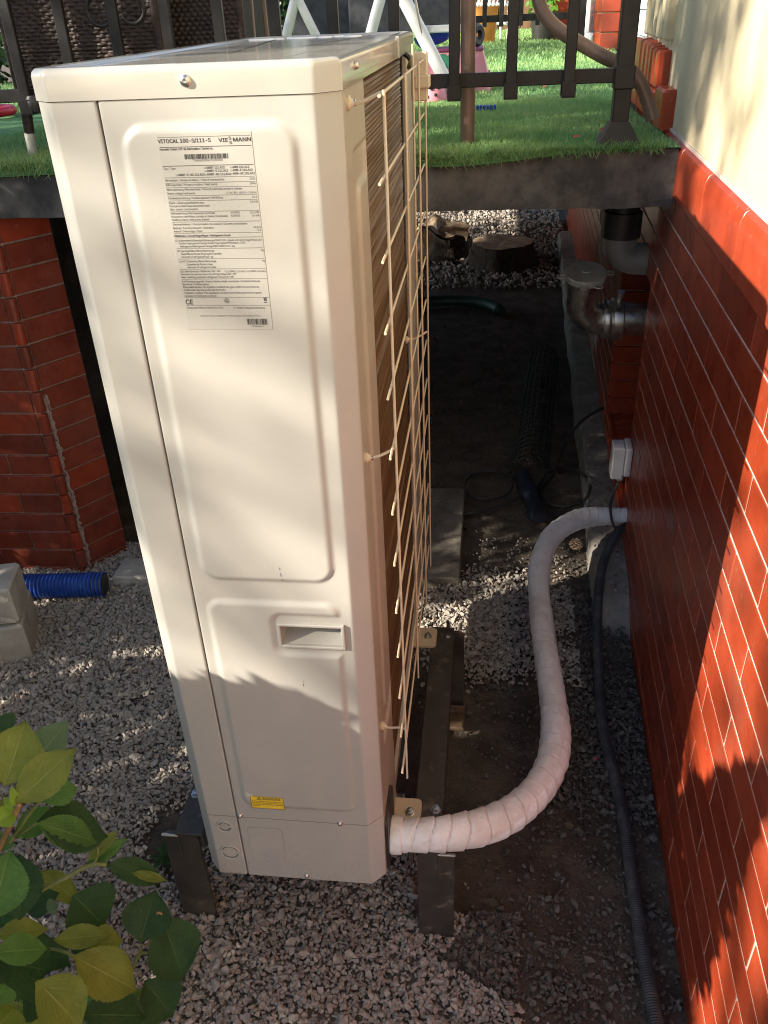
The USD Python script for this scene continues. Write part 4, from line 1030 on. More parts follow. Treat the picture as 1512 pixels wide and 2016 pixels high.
solo('blue_offcut', tube(np.array(bb) * 1.0, [0.030, 0.034, 0.030], 14, True, lambda s, th: 1 - 0.35 * (np.sin(th) > 0.2) + 0 * s), pbr('faded_blue', (0.008, 0.012, 0.026), rough=0.6), 'short faded blue pipe offcut on the earth by the netting', 'pipe', smooth=40)
gp = [at_z(800, 600, .035), at_z(880, 592, .035), at_z(950, 597, .035), at_z(985, 612, .03)]
solo('green_pipe', tube(spline(gp, 30), 0.036, 14), pbr('green_plastic', (0.010, 0.040, 0.028), rough=0.55), 'dark green pipe lying on the earth in front of the tree stumps', 'pipe', smooth=True)


def stump(name, c, r, h, label, rough_top, seed):
    rr = np.random.default_rng(seed)
    p1, p2, p3 = rr.uniform(0, 6.28, 3)
    n = 48
    th = np.arange(n) * 2 * np.pi / n
    lob = 1 + 0.05 * np.sin(3 * th + p1) + 0.03 * np.sin(7 * th + p2) + 0.02 * np.sin(13 * th + p3)
    zs_ = np.array([-0.05, 0.03, 0.10, h * 0.6, h])
    fl_ = np.array([1.28, 1.14, 1.05, 1.0, 0.985])
    ztop = h + (0.06 * np.sin(2 * th + p1) + 0.035 * np.sin(5 * th + p2) if rough_top else 0.004 * np.sin(4 * th))
    G = np.stack([np.stack([c[0] + r * lob * k * np.cos(th), c[1] + r * lob * k * np.sin(th), np.where(zz_ == h, ztop, zz_) + 0 * th], -1) for zz_, k in zip(zs_, fl_)], 1)
    G = np.concatenate([G, G[:1]], 0)
    t = thing(name, label, 'tree stump', (c[0], c[1], 0))
    part(t, 'bark', grid_mesh(G, flip=False), stump_bark, smooth=50)
    rings_ = np.linspace(0.985, 0.02, 9)
    T = np.stack([np.stack([c[0] + r * lob * k * np.cos(th), c[1] + r * lob * k * np.sin(th), (ztop - h) * k ** 0.5 + h + (0.03 * meshkit.fbm(np.stack([30 * k * np.cos(th), 30 * k * np.sin(th), 0 * th], -1), 3, seed) if rough_top else 0.006 * meshkit.fbm(np.stack([14 * k * np.cos(th), 14 * k * np.sin(th), 0 * th], -1), 3, seed))], -1) for k in rings_], 1)
    T = np.concatenate([T, T[:1]], 0)
    part(t, 'cut_face' if not rough_top else 'broken_top', grid_mesh(T), stump_wood, smooth=50)


sc1 = at_z(988, 480, 0.16)
stump('tree_stump', (sc1[0], sc1[1] + 0.05), 0.22, 0.16, 'sawn tree stump with a round flat top under the terrace', False, 3)
sc2 = at_z(855, 462, 0.15)
stump('tree_stump', (sc2[0] + 0.02, sc2[1] + 0.05), 0.25, 0.15, 'broken rough topped tree stump left of the sawn one', True, 5)
# a short white peg, pine cone, chips on the ledge, petals
pc = at_z(1134, 1072, 0.03)
cone = []
for k in range(46):
    t = k * 2.399963; u = (k + 0.5) / 46
    rr_ = 0.017 * math.sin(math.pi * min(1, u * 0.85 + 0.12))
    d = np.array([math.cos(t), math.sin(t), 0.35])
    cone.append(xf(bev(-0.0045, 0.0045, -0.002, 0.002, 0.0, 0.008, 0.001), basis(d), pc + np.array([rr_ * math.cos(t), rr_ * math.sin(t), -0.015 + 0.034 * u])))
pcn = thing('pine_cone', 'small pine cone lying beside the ledge under the hose', 'pine cone', pc)
part(pcn, 'scales', cat(cone), pbr('cone_scale', (0.20, 0.13, 0.08), (0.36, 0.27, 0.18), scale=90, rough=0.85), kind='stuff')
rd = np.random.default_rng(77)
dp = np.array([wp(rd.uniform(1.22, 1.5), 0.10, rd.uniform(0.01, 0.095)) for _ in range(26)] + [wp(rd.uniform(1.5, 2.6), 0.102, rd.uniform(0.015, 0.09)) for _ in range(40)] + [tuple(at_z(1040 + rd.normal(0, 12), 905 + rd.normal(0, 6), 0.03)) for _ in range(14)])
solo('rubble', scatter_stones(dp, rd.uniform(0.004, 0.013, len(dp)), rd, shapes), pbr('brick_rubble', (0.22, 0.15, 0.11), (0.40, 0.33, 0.27), scale=40, rough=0.9, rand='island', rv=(0.6, 1.3)), 'crumbs of brick and mortar lying on the foundation ledge', 'rubble', kind='stuff')
rp_ = at_z(1172, 1491, 0.012)
solo('petal', xf(trimesh.creation.icosphere(2, 1.0), np.diag([0.006, 0.008, 0.003]), rp_), pbr('pink_petal', (0.45, 0.02, 0.06), rough=0.6), 'fallen bright red petal on the earth beside the conduit', 'petal', smooth=True)
lf_ = at_z(900, 1408, 0.028)
solo('rusty_bracket', cat([bev(lf_[0] - 0.022, lf_[0] + 0.020, lf_[1] - 0.03, lf_[1] + 0.03, 0.0, 0.012, 0.002), bev(lf_[0] - 0.022, lf_[0] + 0.020, lf_[1] + 0.026, lf_[1] + 0.032, 0.010, 0.035, 0.002)]), pbr('rust', (0.05, 0.03, 0.018), (0.10, 0.065, 0.035), scale=50, rough=0.75), 'small rusty angle bracket lying beside the right steel rail', 'bracket')

# ------------------------------------------------------------------ blue corrugated pipe and concrete blocks on the left
bp = thing('blue_pipe', 'bright blue corrugated drain pipe lying in front of the brick pillar', 'pipe', (-1.1, 1.2, 0))
e0 = at_z(206, 1150, 0.045); e1 = at_z(-60, 1158, 0.045)
ax = (e1 - e0) / np.linalg.norm(e1 - e0)
npt = 420
bpts = e0 + ax * np.linspace(0, 0.62, npt)[:, None]
part(bp, 'corrugated_wall', tube(bpts, 0.0385, 28, False, lambda s, th: 1 + 0.085 * np.clip(1.6 * np.sin(s * 2 * np.pi / 0.0128), -1, 1) + 0 * th), blue_look, smooth=40)
part(bp, 'bore', tube(e0 + ax * np.linspace(0.0, 0.5, 4)[:, None], [0.0365, 0.033, 0.033, 0.033], 28, True), rubber)
B0 = at_z(66, 1300, 0.0); B1 = at_z(-30, 1318, 0.0)
bd = (B1 - B0) / np.linalg.norm(B1 - B0)
bn = np.array([-bd[1], bd[0], 0]);  bn = bn if bn[1] > 0 else -bn


def block(o, u, L, dpt, z0, z1, ch, label):
    u = u / np.linalg.norm(u); w = np.array([-u[1], u[0], 0]); w = w if w[1] > 0 else -w
    v, f = bev(0, L, 0, dpt, z0, z1, ch)
    M = np.stack([u, w, [0, 0, 1.0]], 1)
    if np.linalg.det(M) < 0: f = f[:, ::-1]
    nz = meshkit.fbm(v * 31, 2, 6) - 0.5
    b = solo('concrete_block', xf((v + nz[:, None] * 0.006, f), M, o), concrete_look, label, 'concrete block', 'stacked concrete blocks', smooth=20)
    return b


block(B0, bd, 0.40, 0.20, -0.02, 0.135, 0.007, 'lower pale concrete block standing on the gravel at the left edge')
T0 = at_z(38, 1228, 0.137)
block(np.array([T0[0], T0[1], 0]), bd + np.array([0.0, 0.10, 0]), 0.40, 0.15, 0.137, 0.262, 0.008, 'upper pale concrete block lying on the lower one')
# dark clods on the gravel
for k, (x, y, s, lb) in enumerate(((256, 1298, .013, 'dark clod on the gravel below the blue pipe'), (268, 1382, .013, 'dark clod on the gravel beside the unit corner'), (170, 1428, .014, 'dark clod on the gravel above the hydrangea leaves'))):
    c = at_z(x, y, 0.012)
    sv, sf = shapes[k]
    solo('earth_clod', (sv * s + c, sf), rubber, lb, 'clod', 'dark clods on the gravel')
# fallen twig
solo('twig', tube(spline([at_z(650 / 3.0 + 40, 1377 / 1.0, .016), at_z(285, 1372, .02), at_z(300, 1368, .018)], 10), 0.0022, 6), stump_bark, 'thin dry twig on the gravel beside the heat pump', 'twig', smooth=True)

# ------------------------------------------------------------------ plants
def leaf_look(name, c1, c2, vein):
    return usdkit.material(stage, '/World/Looks/' + name, {
        'uv': ('texture_coordinate', {}), 'sep': ('separate_xyz', {}), 'av': ('math', {'math_type': 'absolute'}),
        'm1': ('math', {'math_type': 'multiply', 'value2': 7.0}), 'm2': ('math', {'math_type': 'multiply', 'value2': 4.4}), 'sub': ('math', {'math_type': 'subtract'}),
        'fr': ('math', {'math_type': 'fraction'}), 'c5': ('math', {'math_type': 'subtract', 'value2': 0.5}), 'ab': ('math', {'math_type': 'absolute'}),
        'vr': ('map_range', {'from_min': 0.44, 'from_max': 0.50, 'clamp': True}), 'mid': ('map_range', {'from_min': 0.05, 'from_max': 0.015, 'clamp': True}), 'mx': ('math', {'math_type': 'maximum'}),
        'geo': ('geometry', {}), 'n': ('noise_texture', {'scale': 22, 'detail': 7, 'roughness': 0.65}), 'r': ('rgb_ramp', {'ramp': [(0.35, c1), (0.65, c2)]}),
        'net': ('voronoi_texture', {'scale': 330, 'feature': 'distance_to_edge'}), 'nr': ('map_range', {'from_min': 0.0, 'from_max': 0.12, 'to_min': 0.35, 'to_max': 0.0, 'clamp': True}),
        'mx2': ('math', {'math_type': 'maximum'}), 'half': ('math', {'math_type': 'multiply', 'value2': 0.6}),
        'mix': ('mix', {'color2': vein}), 'b': ('bump', {'strength': 0.8, 'distance': 0.0022, 'invert': True}),
        'p': ('principled_bsdf', {'roughness': 0.42, 'specular_ior_level': 0.4}), 't': ('translucent_bsdf', {}), 'tb': ('hsv', {'hue': 0.485, 'saturation': 1.15, 'value': 2.2}), 'ms': ('mix_closure', {'fac': 0.35})},
        [('uv.UV', 'sep.vector'), ('sep.y', 'av.value1'), ('sep.x', 'm1.value1'), ('av.value', 'm2.value1'), ('m1.value', 'sub.value1'), ('m2.value', 'sub.value2'), ('sub.value', 'fr.value1'), ('fr.value', 'c5.value1'), ('c5.value', 'ab.value1'), ('ab.value', 'vr.value'),
         ('av.value', 'mid.value'), ('vr.result', 'mx.value1'), ('mid.result', 'mx.value2'), ('geo.position', 'n.vector'), ('n.fac', 'r.fac'), ('geo.position', 'net.vector'), ('net.distance', 'nr.value'), ('mx.value', 'mx2.value1'), ('nr.result', 'mx2.value2'),
         ('mx.value', 'half.value1'), ('half.value', 'mix.fac'), ('r.color', 'mix.color1'), ('mx2.value', 'b.height'), ('b.normal', 'p.normal'), ('mix.color', 'p.base_color'), ('mix.color', 'tb.color'), ('tb.color', 't.color'), ('p.BSDF', 'ms.closure1'), ('t.BSDF', 'ms.closure2')], surface='ms.closure')


LG = leaf_look('leaf_green', (0.065, 0.16, 0.038), (0.11, 0.23, 0.055), (0.22, 0.36, 0.11))
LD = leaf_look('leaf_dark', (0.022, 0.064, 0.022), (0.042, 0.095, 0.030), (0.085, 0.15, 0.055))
LY = leaf_look('leaf_yellow', (0.15, 0.18, 0.030), (0.23, 0.25, 0.048), (0.38, 0.40, 0.15))
LO = leaf_look('leaf_olive', (0.14, 0.19, 0.035), (0.22, 0.26, 0.050), (0.33, 0.37, 0.13))
LB = leaf_look('leaf_bright', (0.20, 0.32, 0.03), (0.27, 0.40, 0.05), (0.36, 0.48, 0.14))
LS = leaf_look('leaf_silver', (0.10, 0.17, 0.085), (0.15, 0.22, 0.12), (0.22, 0.30, 0.17))
stem_look = pbr('green_stem', (0.10, 0.13, 0.035), (0.17, 0.17, 0.05), scale=40, rough=0.6)
wood_stem = pbr('woody_stem', (0.22, 0.11, 0.04), (0.34, 0.20, 0.08), scale=60, rough=0.75)


def leaf(p0, p1, width, up, fold=0.25, droop=0.18, seed=0):
    """A serrated leaf from stalk end P0 to tip P1; UP roughly its upper side; uv = (along, across)."""
    p0, p1 = np.asarray(p0, float), np.asarray(p1, float)
    L = np.linalg.norm(p1 - p0); u = (p1 - p0) / L
    n = np.asarray(up, float); n = n - u * (n @ u); n /= np.linalg.norm(n)
    w = np.cross(n, u)
    a, b = 85, 11
    t = np.linspace(0, 1, a)
    shape = np.interp(t, [0, .05, .12, .22, .34, .46, .58, .70, .80, .88, .94, 1], [.04, .22, .50, .78, .95, 1, .93, .75, .52, .29, .13, 0])
    saw = 1 - 0.10 * ((t * 21) % 1.0)
    half = 0.5 * width * shape * saw
    e = np.linspace(-1, 1, b)
    A, E = np.meshgrid(t, e, indexing='ij')
    H = half[:, None]
    lift = fold * np.abs(E) * H - droop * L * (A ** 2) * 0.6 + 0.05 * L * A * (1 - A) + 0.020 * L * np.sin(9 * A + 4 * np.abs(E) + seed + 1.5 * np.sign(E)) * np.abs(E) + 0.006 * L * np.cos(2 * np.pi * (9 * A - 6.5 * np.abs(E) * 0.5)) * np.minimum(np.abs(E), 1 - np.abs(E)) * 2
    V = p0 + A[..., None] * L * u + (E * H)[..., None] * w + lift[..., None] * n
    v, f = grid_mesh(V)
    return (v, f), np.stack([A.ravel(), E.ravel()], 1)


hy = thing('hydrangea', 'hydrangea bush with large serrated green and yellowing leaves in the corner', 'shrub', (-0.62, -0.30, 0))
Zp = lambda a, b: (a / 3.274, 1400 + b / 3.274)
LV = [  # stalk end, tip (zoomed picture), width in metres, depth at both ends, look
    ((30, 480), (168, 55), .085, 1.20, 1.24, LO), ((215, 350), (428, 60), .060, 1.30, 1.30, LS), ((105, 590), (485, 225), .066, 1.19, 1.23, LO), ((225, 560), (515, 470), .060, 1.25, 1.30, LG),
    ((235, 720), (735, 790), .085, 1.24, 1.34, LD), ((240, 722), (665, 850), .050, 1.235, 1.30, LG), ((560, 990), (820, 810), .030, 1.34, 1.36, LG), ((575, 960), (760, 760), .028, 1.33, 1.36, LO), ((690, 992), (1090, 1085), .045, 1.33, 1.37, LD), ((850, 1045), (1085, 1090), .018, 1.345, 1.372, LO),
    ((-60, 1350), (60, 885), .085, 1.15, 1.19, LG), ((130, 1345), (120, 900), .075, 1.27, 1.33, LD), ((470, 1185), (690, 1395), .105, 1.38, 1.40, LD), ((905, 1490), (1000, 1150), .088, 1.38, 1.42, LD),
    ((1040, 1330), (1200, 1760), .100, 1.40, 1.42, LD), ((345, 1475), (730, 1435), .040, 1.33, 1.36, LO), ((470, 1580), (905, 1810), .080, 1.30, 1.36, LY), ((235, 1740), (550, 2060), .085, 1.24, 1.27, LO),
    ((-40, 1560), (330, 1520), .050, 1.22, 1.28, LG), ((-30, 1450), (325, 1385), .042, 1.26, 1.30, LO), ((-40, 1600), (350, 1680), .100, 1.26, 1.33, LD), ((520, 1960), (970, 1960), .090, 1.33, 1.40, LD),
    ((930, 1740), (1130, 1990), .090, 1.42, 1.44, LD), ((560, 1500), (805, 1470), .052, 1.35, 1.38, LO), ((-30, 730), (112, 625), .035, 1.19, 1.21, LB), ((95, 810), (380, 610), .045, 1.26, 1.30, LG), ((-50, 60), (50, 170), .060, 1.28, 1.27, LD),
    ((110, 615), (75, 490), .014, 1.195, 1.185, LB), ((95, 630), (140, 612), .011, 1.195, 1.20, LB), ((80, 640), (20, 545), .010, 1.195, 1.20, LB), ((-40, 1900), (40, 1740), .05, 1.2, 1.24, LG), ((-20, 2050), (110, 1880), .06, 1.25, 1.3, LO), ((150, 1850), (330, 1930), .06, 1.40, 1.44, LD),
    ((300, 1280), (375, 1245), .030, 1.42, 1.43, LS), ((-80, 380), (60, 250), .07, 1.24, 1.26, LG), ((-90, 700), (20, 560), .06, 1.22, 1.25, LO), ((-60, 900), (60, 780), .05, 1.3, 1.34, LG), ((-50, 1180), (50, 1420), .07, 1.3, 1.36, LD), ((180, 1500), (480, 1640), .05, 1.38, 1.42, LD), ((700, 1900), (930, 2060), .07, 1.4, 1.44, LD)]
rl = np.random.default_rng(17)
for k, (a, b, w, d0, d1, lk) in enumerate(LV):
    P0_, P1_ = at_d(*Zp(*a), d0), at_d(*Zp(*b), d1)
    toward = CAM - (P0_ + P1_) / 2; toward /= np.linalg.norm(toward)
    up = 0.55 * np.array([0, 0, 1.0]) + 0.75 * toward + rl.normal(0, 0.16, 3)
    m, uv = leaf(P0_, P1_, w, up, rl.uniform(0.12, 0.42), rl.uniform(0.10, 0.34), rl.uniform(0, 6))
    part(hy, 'leaf', m, lk, smooth=True, uv=uv)
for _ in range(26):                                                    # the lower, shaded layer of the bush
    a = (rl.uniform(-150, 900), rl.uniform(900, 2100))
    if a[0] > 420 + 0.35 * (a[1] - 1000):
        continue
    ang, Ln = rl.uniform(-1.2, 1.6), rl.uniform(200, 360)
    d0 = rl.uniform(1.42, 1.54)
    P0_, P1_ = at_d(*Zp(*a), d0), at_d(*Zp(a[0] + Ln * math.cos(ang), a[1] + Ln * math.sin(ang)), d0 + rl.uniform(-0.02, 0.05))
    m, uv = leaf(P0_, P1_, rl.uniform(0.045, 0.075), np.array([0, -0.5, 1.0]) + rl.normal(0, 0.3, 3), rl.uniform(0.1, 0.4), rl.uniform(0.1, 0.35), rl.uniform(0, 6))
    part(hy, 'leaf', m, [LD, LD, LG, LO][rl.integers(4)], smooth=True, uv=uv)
ST = [([(-10, 900, 1.30), (40, 790, 1.26), (85, 690, 1.22), (125, 600, 1.19)], .0042, wood_stem), ([(-60, 1500, 1.42), (130, 1330, 1.33), (240, 1175, 1.33), (420, 1075, 1.33), (575, 995, 1.335), (690, 990, 1.335)], .0036, stem_look),
      ([(560, 1010, 1.335), (630, 930, 1.335), (625, 870, 1.335)], .0022, stem_look), ([(60, 850, 1.27), (150, 720, 1.25), (240, 600, 1.22), (330, 520, 1.20)], .0026, stem_look), ([(100, 815, 1.27), (180, 760, 1.25), (240, 720, 1.24)], .0022, stem_look),
      ([(760, 1700, 1.46), (880, 1600, 1.42), (935, 1555, 1.40), (1000, 1590, 1.41)], .0028, stem_look), ([(935, 1510, 1.40), (990, 1400, 1.405), (1030, 1300, 1.40), (1050, 1320, 1.40)], .0022, wood_stem), ([(200, 1560, 1.36), (380, 1540, 1.33), (480, 1585, 1.31)], .0028, stem_look), ([(240, 1180, 1.33), (238, 1130, 1.33)], .002, stem_look), ([(905, 1500, 1.39), (908, 1570, 1.41)], .002, stem_look)]
for pts, r, lk in ST:
    pts = [at_d(*Zp(a, b), D) for a, b, D in pts]
    part(hy, 'stem', tube(spline(pts, 24), r, 8), lk, smooth=True)
# the bush rises to the left, beyond the edge of the picture: taller shoots and foliage that shade the lower wall and panel


def leaf_cloud(P, size, r, tilt=0.9):
    n = len(P)
    a = r.normal(size=(n, 3)); a /= np.linalg.norm(a, axis=1, keepdims=True)
    b = r.normal(size=(n, 3)); b[:, 2] *= 0.4
    b -= a * np.sum(a * b, 1, keepdims=True); b /= np.linalg.norm(b, axis=1, keepdims=True) + 1e-9
    c = np.cross(a, b)
    s = size[:, None]
    v = np.stack([P - b * s, P - b * s * 0.25 + c * s * 0.52, P + b * s * 0.45 + c * s * 0.36, P + b * s, P + b * s * 0.45 - c * s * 0.36, P - b * s * 0.25 - c * s * 0.52], 1)
    v[:, 3] += a * s * -0.25
    k = np.arange(n)[:, None] * 6
    f = np.vstack([k + [0, 1, 5], k + [1, 2, 5], k + [2, 4, 5], k + [2, 3, 4]])
    return v.reshape(-1, 3), f


r3 = np.random.default_rng(8)
tall = thing('hydrangea_shrub', 'taller leafy hydrangea shrub behind the low yellowing one, shading the lower panel', 'shrub', (-1.1, -0.6, 0))
xs_ = r3.uniform(-0.75, 0.85, 3600)
topz = np.interp(xs_, [-0.8, 0.05, 0.10, 0.145, 0.2, 0.3, 0.36, 0.45, 0.56, 0.8], [0.72, 0.735, 0.66, 0.575, 0.50, 0.55, 0.60, 0.56, 0.62, 0.62])
tau = 0.95 + 1.15 * np.maximum(xs_ - 0.05, 0) + r3.uniform(0, 0.65, len(xs_))
S0 = np.c_[xs_, np.zeros(len(xs_)), topz - np.abs(r3.normal(0, 0.42, len(xs_))) * np.where(r3.uniform(size=len(xs_)) < 0.35, 0.15, 1.0)]
S = S0 - LIGHT * tau[:, None]
ok = (S[:, 2] > 0.05) & (S[:, 0] < -0.50)
qq = to_px(S)
ok &= ~((qq[:, 2] > 0) & (qq[:, 0] > -110))
S = S[ok]
part(tall, 'foliage', leaf_cloud(S, r3.uniform(0.030, 0.058, len(S)), r3), LG, smooth=True, kind='stuff')
for _ in range(16):
    q = S[r3.integers(len(S))]
    part(tall, 'stem', tube(spline([(q[0] * 0.35 - 0.75, q[1] * 0.4 - 0.38, -0.02), (q[0] * 0.7 - 0.35, q[1] * 0.7 - 0.2, q[2] * 0.5), tuple(q)], 12), np.linspace(0.007, 0.003, 12), 6), wood_stem, smooth=True)

# dry leaves and bits of twig on the bare soil
rq = np.random.default_rng(61)
lp = np.c_[rq.uniform(-0.9, 0.72, 420), rq.uniform(0.2, 4.2, 420)]
lp = lp[(lp[:, 0] > 0.2) | (lp[:, 1] > 1.45)]
lp = np.vstack([lp, np.c_[rq.uniform(-1.3, 0.7, 70), rq.uniform(-0.3, 1.2, 70)]])
solo('leaf_litter', leaf_cloud(np.c_[lp, ground_z(lp[:, 0], lp[:, 1]) + 0.004], rq.uniform(0.006, 0.019, len(lp)), rq), litter_look, 'dry brown leaf litter scattered over the soil under the terrace', 'leaf litter', kind='stuff')
tw = []
for _ in range(60):
    x, y, a, L = rq.uniform(-0.5, 0.7), rq.uniform(0.3, 3.6), rq.uniform(0, 6.28), rq.uniform(0.02, 0.09)
    if x < 0.2 and y < 1.4:
        continue
    z = float(ground_z(np.array([x]), np.array([y]))[0])
    tw.append(tube(spline([(x, y, z), (x + L * 0.5 * math.cos(a) + 0.004, y + L * 0.5 * math.sin(a), z + 0.004), (x + L * math.cos(a), y + L * math.sin(a), z)], 5), 0.0016, 5))
solo('twig_litter', cat(tw), stump_bark, 'thin broken twigs strewn over the soil beside the hose', 'twigs', kind='stuff')

# weed beside the left rail
wd = thing('weed', 'small green weed with narrow leaves growing in the gravel by the left rail leg', 'weed', at_z(330, 1690, 0.0))
wc = at_z(326, 1690, 0.012)
for k in range(11):
    a = k * 0.6 + 0.2; L = r3.uniform(0.025, 0.05)
    m, uv = leaf(wc, wc + np.array([L * math.cos(a), L * math.sin(a), r3.uniform(0.008, 0.03)]), 0.012, (0, 0, 1), 0.2, 0.3, k)
    part(wd, 'leaf', m, LD, smooth=True, uv=uv)

# hedge left of the gravel, and trees beyond it (outside the picture; they shade the yard)
hedge_leaf = pbr('hedge_leaf', (0.022, 0.06, 0.016), (0.05, 0.11, 0.03), scale=3, rough=0.5, rand='island', rv=(0.6, 1.3), translucent=0.3)


def hedge(name, label, x0, x1, y0, y1, top, n, size, seed, grp=None):
    r = np.random.default_rng(seed)
    P = np.c_[r.uniform(x0, x1, n), r.uniform(y0, y1, n), r.uniform(0.05, 1.0, n)]
    T = np.array([top(y) for y in P[:, 1]]) + 0.10 * (meshkit.fbm(np.c_[P[:, :2] * 4, np.zeros(n)], 3, seed) - 0.5) * 2
    P[:, 2] *= T
    t = thing(name, label, 'hedge', ((x0 + x1) / 2, (y0 + y1) / 2, 0), grp)
    part(t, 'foliage', leaf_cloud(P, r.uniform(size * 0.7, size * 1.3, n), r), hedge_leaf, smooth=True, kind='stuff')
    for y in np.arange(y0 + 0.3, y1, 0.8):
        part(t, 'trunk', rod(((x0 + x1) / 2, y, -0.05), ((x0 + x1) / 2 + 0.05, y + 0.05, top(y) * 0.8), 0.03, 8, 0.012), stump_bark, smooth=40)


hedge('garden_hedge', 'clipped green garden hedge along the left side of the yard', -3.0, -2.45, -4.2, 1.12, lambda y: float(np.interp(y, [-5, -0.80, -0.60, -0.38, -0.18, 0.3, 5], [2.02, 2.02, 1.66, 1.66, 2.1, 2.4, 2.4])), 34000, 0.034, 41)


def tree(name, label, at, h, crown, n, size, seed, fill):
    """Trunk, limbs, and a crown of leaf clusters with gaps."""
    r = np.random.default_rng(seed)
    t = thing(name, label, 'tree', (at[0], at[1], 0), 'trees beyond the hedge')
    c = np.array([at[0], at[1], h])
    part(t, 'trunk', tube(spline([(at[0], at[1], -0.1), (at[0] + 0.06, at[1], h * 0.4), (at[0] - 0.05, at[1] + 0.05, h * 0.75), tuple(c)], 14), np.linspace(0.16, 0.05, 14), 10), stump_bark, smooth=40)
    cl = r.normal(size=(fill, 3)); cl /= np.linalg.norm(cl, axis=1, keepdims=True)
    cl = c + cl * (r.uniform(0.25, 1.0, (fill, 1)) ** 0.5) * np.array(crown)
    for q in cl[::4]:
        part(t, 'limb', rod(c - [0, 0, h * 0.22], q, 0.035, 6, 0.01), stump_bark, smooth=40)
    k = r.integers(0, fill, n)
    P = cl[k] + r.normal(0, 1, (n, 3)) * np.array([0.23, 0.23, 0.18])
    part(t, 'crown', leaf_cloud(P, r.uniform(size * 0.7, size * 1.3, n), r), hedge_leaf, smooth=True, kind='stuff')


tree('yard_tree', 'loose crowned tree nearest to the hedge', (-7.4, -4.9), 6.0, (1.5, 1.9, 1.8), 900, 0.05, 51, 24)
tree('yard_tree', 'dense crowned tree behind the terrace side of the hedge', (-7.3, -1.7), 5.2, (1.6, 1.75, 1.7), 7000, 0.06, 52, 60)
tree('yard_tree', 'wide crowned tree farthest along the hedge', (-8.0, 1.9), 5.2, (2.0, 1.6, 1.7), 3000, 0.065, 53, 38)

# ------------------------------------------------------------------ railing along the terrace edge
YR = 1.355
rg = thing('railing', 'black wrought metal railing along the front edge of the terrace', 'railing', (0.0, YR, ZG))
part(rg, 'bottom_rail', bev(-2.3, 0.612, YR - 0.010, YR + 0.010, 1.476, 1.507, 0.002), black_metal)
part(rg, 'top_rail', bev(-2.3, 0.66, YR - 0.018, YR + 0.018, 2.25, 2.285, 0.003), black_metal)
pxm, pw = 0.634, 0.020
part(rg, 'post', bev(pxm - pw, pxm + pw, YR - pw, YR + pw, 1.345, 2.25, 0.003), black_metal)
part(rg, 'sleeve', bev(pxm - 0.024, pxm + 0.024, YR - 0.024, YR + 0.024, 1.462, 1.512, 0.003), black_metal)
hw = 0.056
pyr = np.array([[-hw, -hw, ZG - 0.012], [hw, -hw, ZG - 0.012], [hw, hw, ZG - 0.012], [-hw, hw, ZG - 0.012], [-pw - 0.002, -pw - 0.002, ZG + 0.047], [pw + 0.002, -pw - 0.002, ZG + 0.047], [pw + 0.002, pw + 0.002, ZG + 0.047], [-pw - 0.002, pw + 0.002, ZG + 0.047]]) + np.array([pxm, YR, 0])
part(rg, 'post_foot', (pyr, np.array([[0, 1, 5], [0, 5, 4], [1, 2, 6], [1, 6, 5], [2, 3, 7], [2, 7, 6], [3, 0, 4], [3, 4, 7], [4, 5, 6], [4, 6, 7]])), black_metal)
BX = [.505, .368, .232, .090, -.055, -.195, -.334, -.464, -.596, -.731, -.866] + [-1.0 - 0.136 * j for j in range(9)]
for k in range(20):
    x = BX[k]
    b = part(rg, 'baluster', bev(x - 0.013, x + 0.013, YR - 0.028, YR - 0.012, 1.466, 2.25, 0.002), black_metal)
    part(b, 'clip', cat([bev(x - 0.0165, x + 0.0165, YR - 0.034, YR - 0.0285, 1.452, 1.484, 0.0015), bev(x - 0.0165, x + 0.0165, YR - 0.034, YR + 0.016, 1.449, 1.4525, 0.001), bev(x - 0.0165, x + 0.0165, YR + 0.0115, YR + 0.016, 1.452, 1.478, 0.001)]), black_metal)
sx_ = at_y(229, 30, YR - 0.02)
for sgn in (-1, 1):
    a = np.linspace(-2.6, 2.3, 30) if sgn > 0 else np.linspace(0.6, 5.6, 30)
    rr_ = np.linspace(0.030, 0.034, 30)
    part(rg, 'scroll', tube(np.stack([sx_[0] + sgn * 0.040 + rr_ * np.cos(a), 0 * a + YR - 0.02, sx_[2] + 0.012 + rr_ * np.sin(a)], 1), 0.005, 8), black_metal, smooth=True)
kb = at_y(66, 205, YR - 0.015)
part(rg, 'end_knob', lathe([(0.0002, -0.02), (0.014, -0.018), (0.020, -0.006), (0.020, 0.008), (0.014, 0.020), (0.0002, 0.022)], 16, None, kb), rubber, smooth=40)

# brown tubular garden frame behind the railing
brown_tube = pbr('brown_lacquer', (0.12, 0.072, 0.055), (0.18, 0.115, 0.09), scale=9, rough=0.35, bumps=[(120, 0.15, 0.001)], dirt=[((0.3, 0.24, 0.2), 25, 0.6, 0.75, 0.5)])
fr = thing('tube_frame', 'brown lacquered tube frame of garden furniture behind the railing', 'frame', (0.4, 1.45, ZG))
f0 = at_y(920, 300, 1.43); f1 = at_y(921, -60, 1.43)
part(fr, 'upright', rod((f0[0], 1.43, ZG - 0.01), (f1[0], 1.43, f1[2] + 0.25), 0.0185, 16), brown_tube, smooth=40)
cv = [at_y(1052, -60, 1.52), at_y(1058, -10, 1.52), at_y(1068, 22, 1.51), at_y(1092, 52, 1.50), at_y(1140, 84, 1.49), at_y(1200, 117, 1.48), at_y(1240, 138, 1.475), at_y(1268, 180, 1.47), at_y(1285, 235, 1.465)]
part(fr, 'curved_rail', tube(spline(cv, 50), 0.0170, 16), brown_tube, smooth=40)
g0 = at_y(488, 62, 1.66); g1 = at_y(486, -60, 1.66)
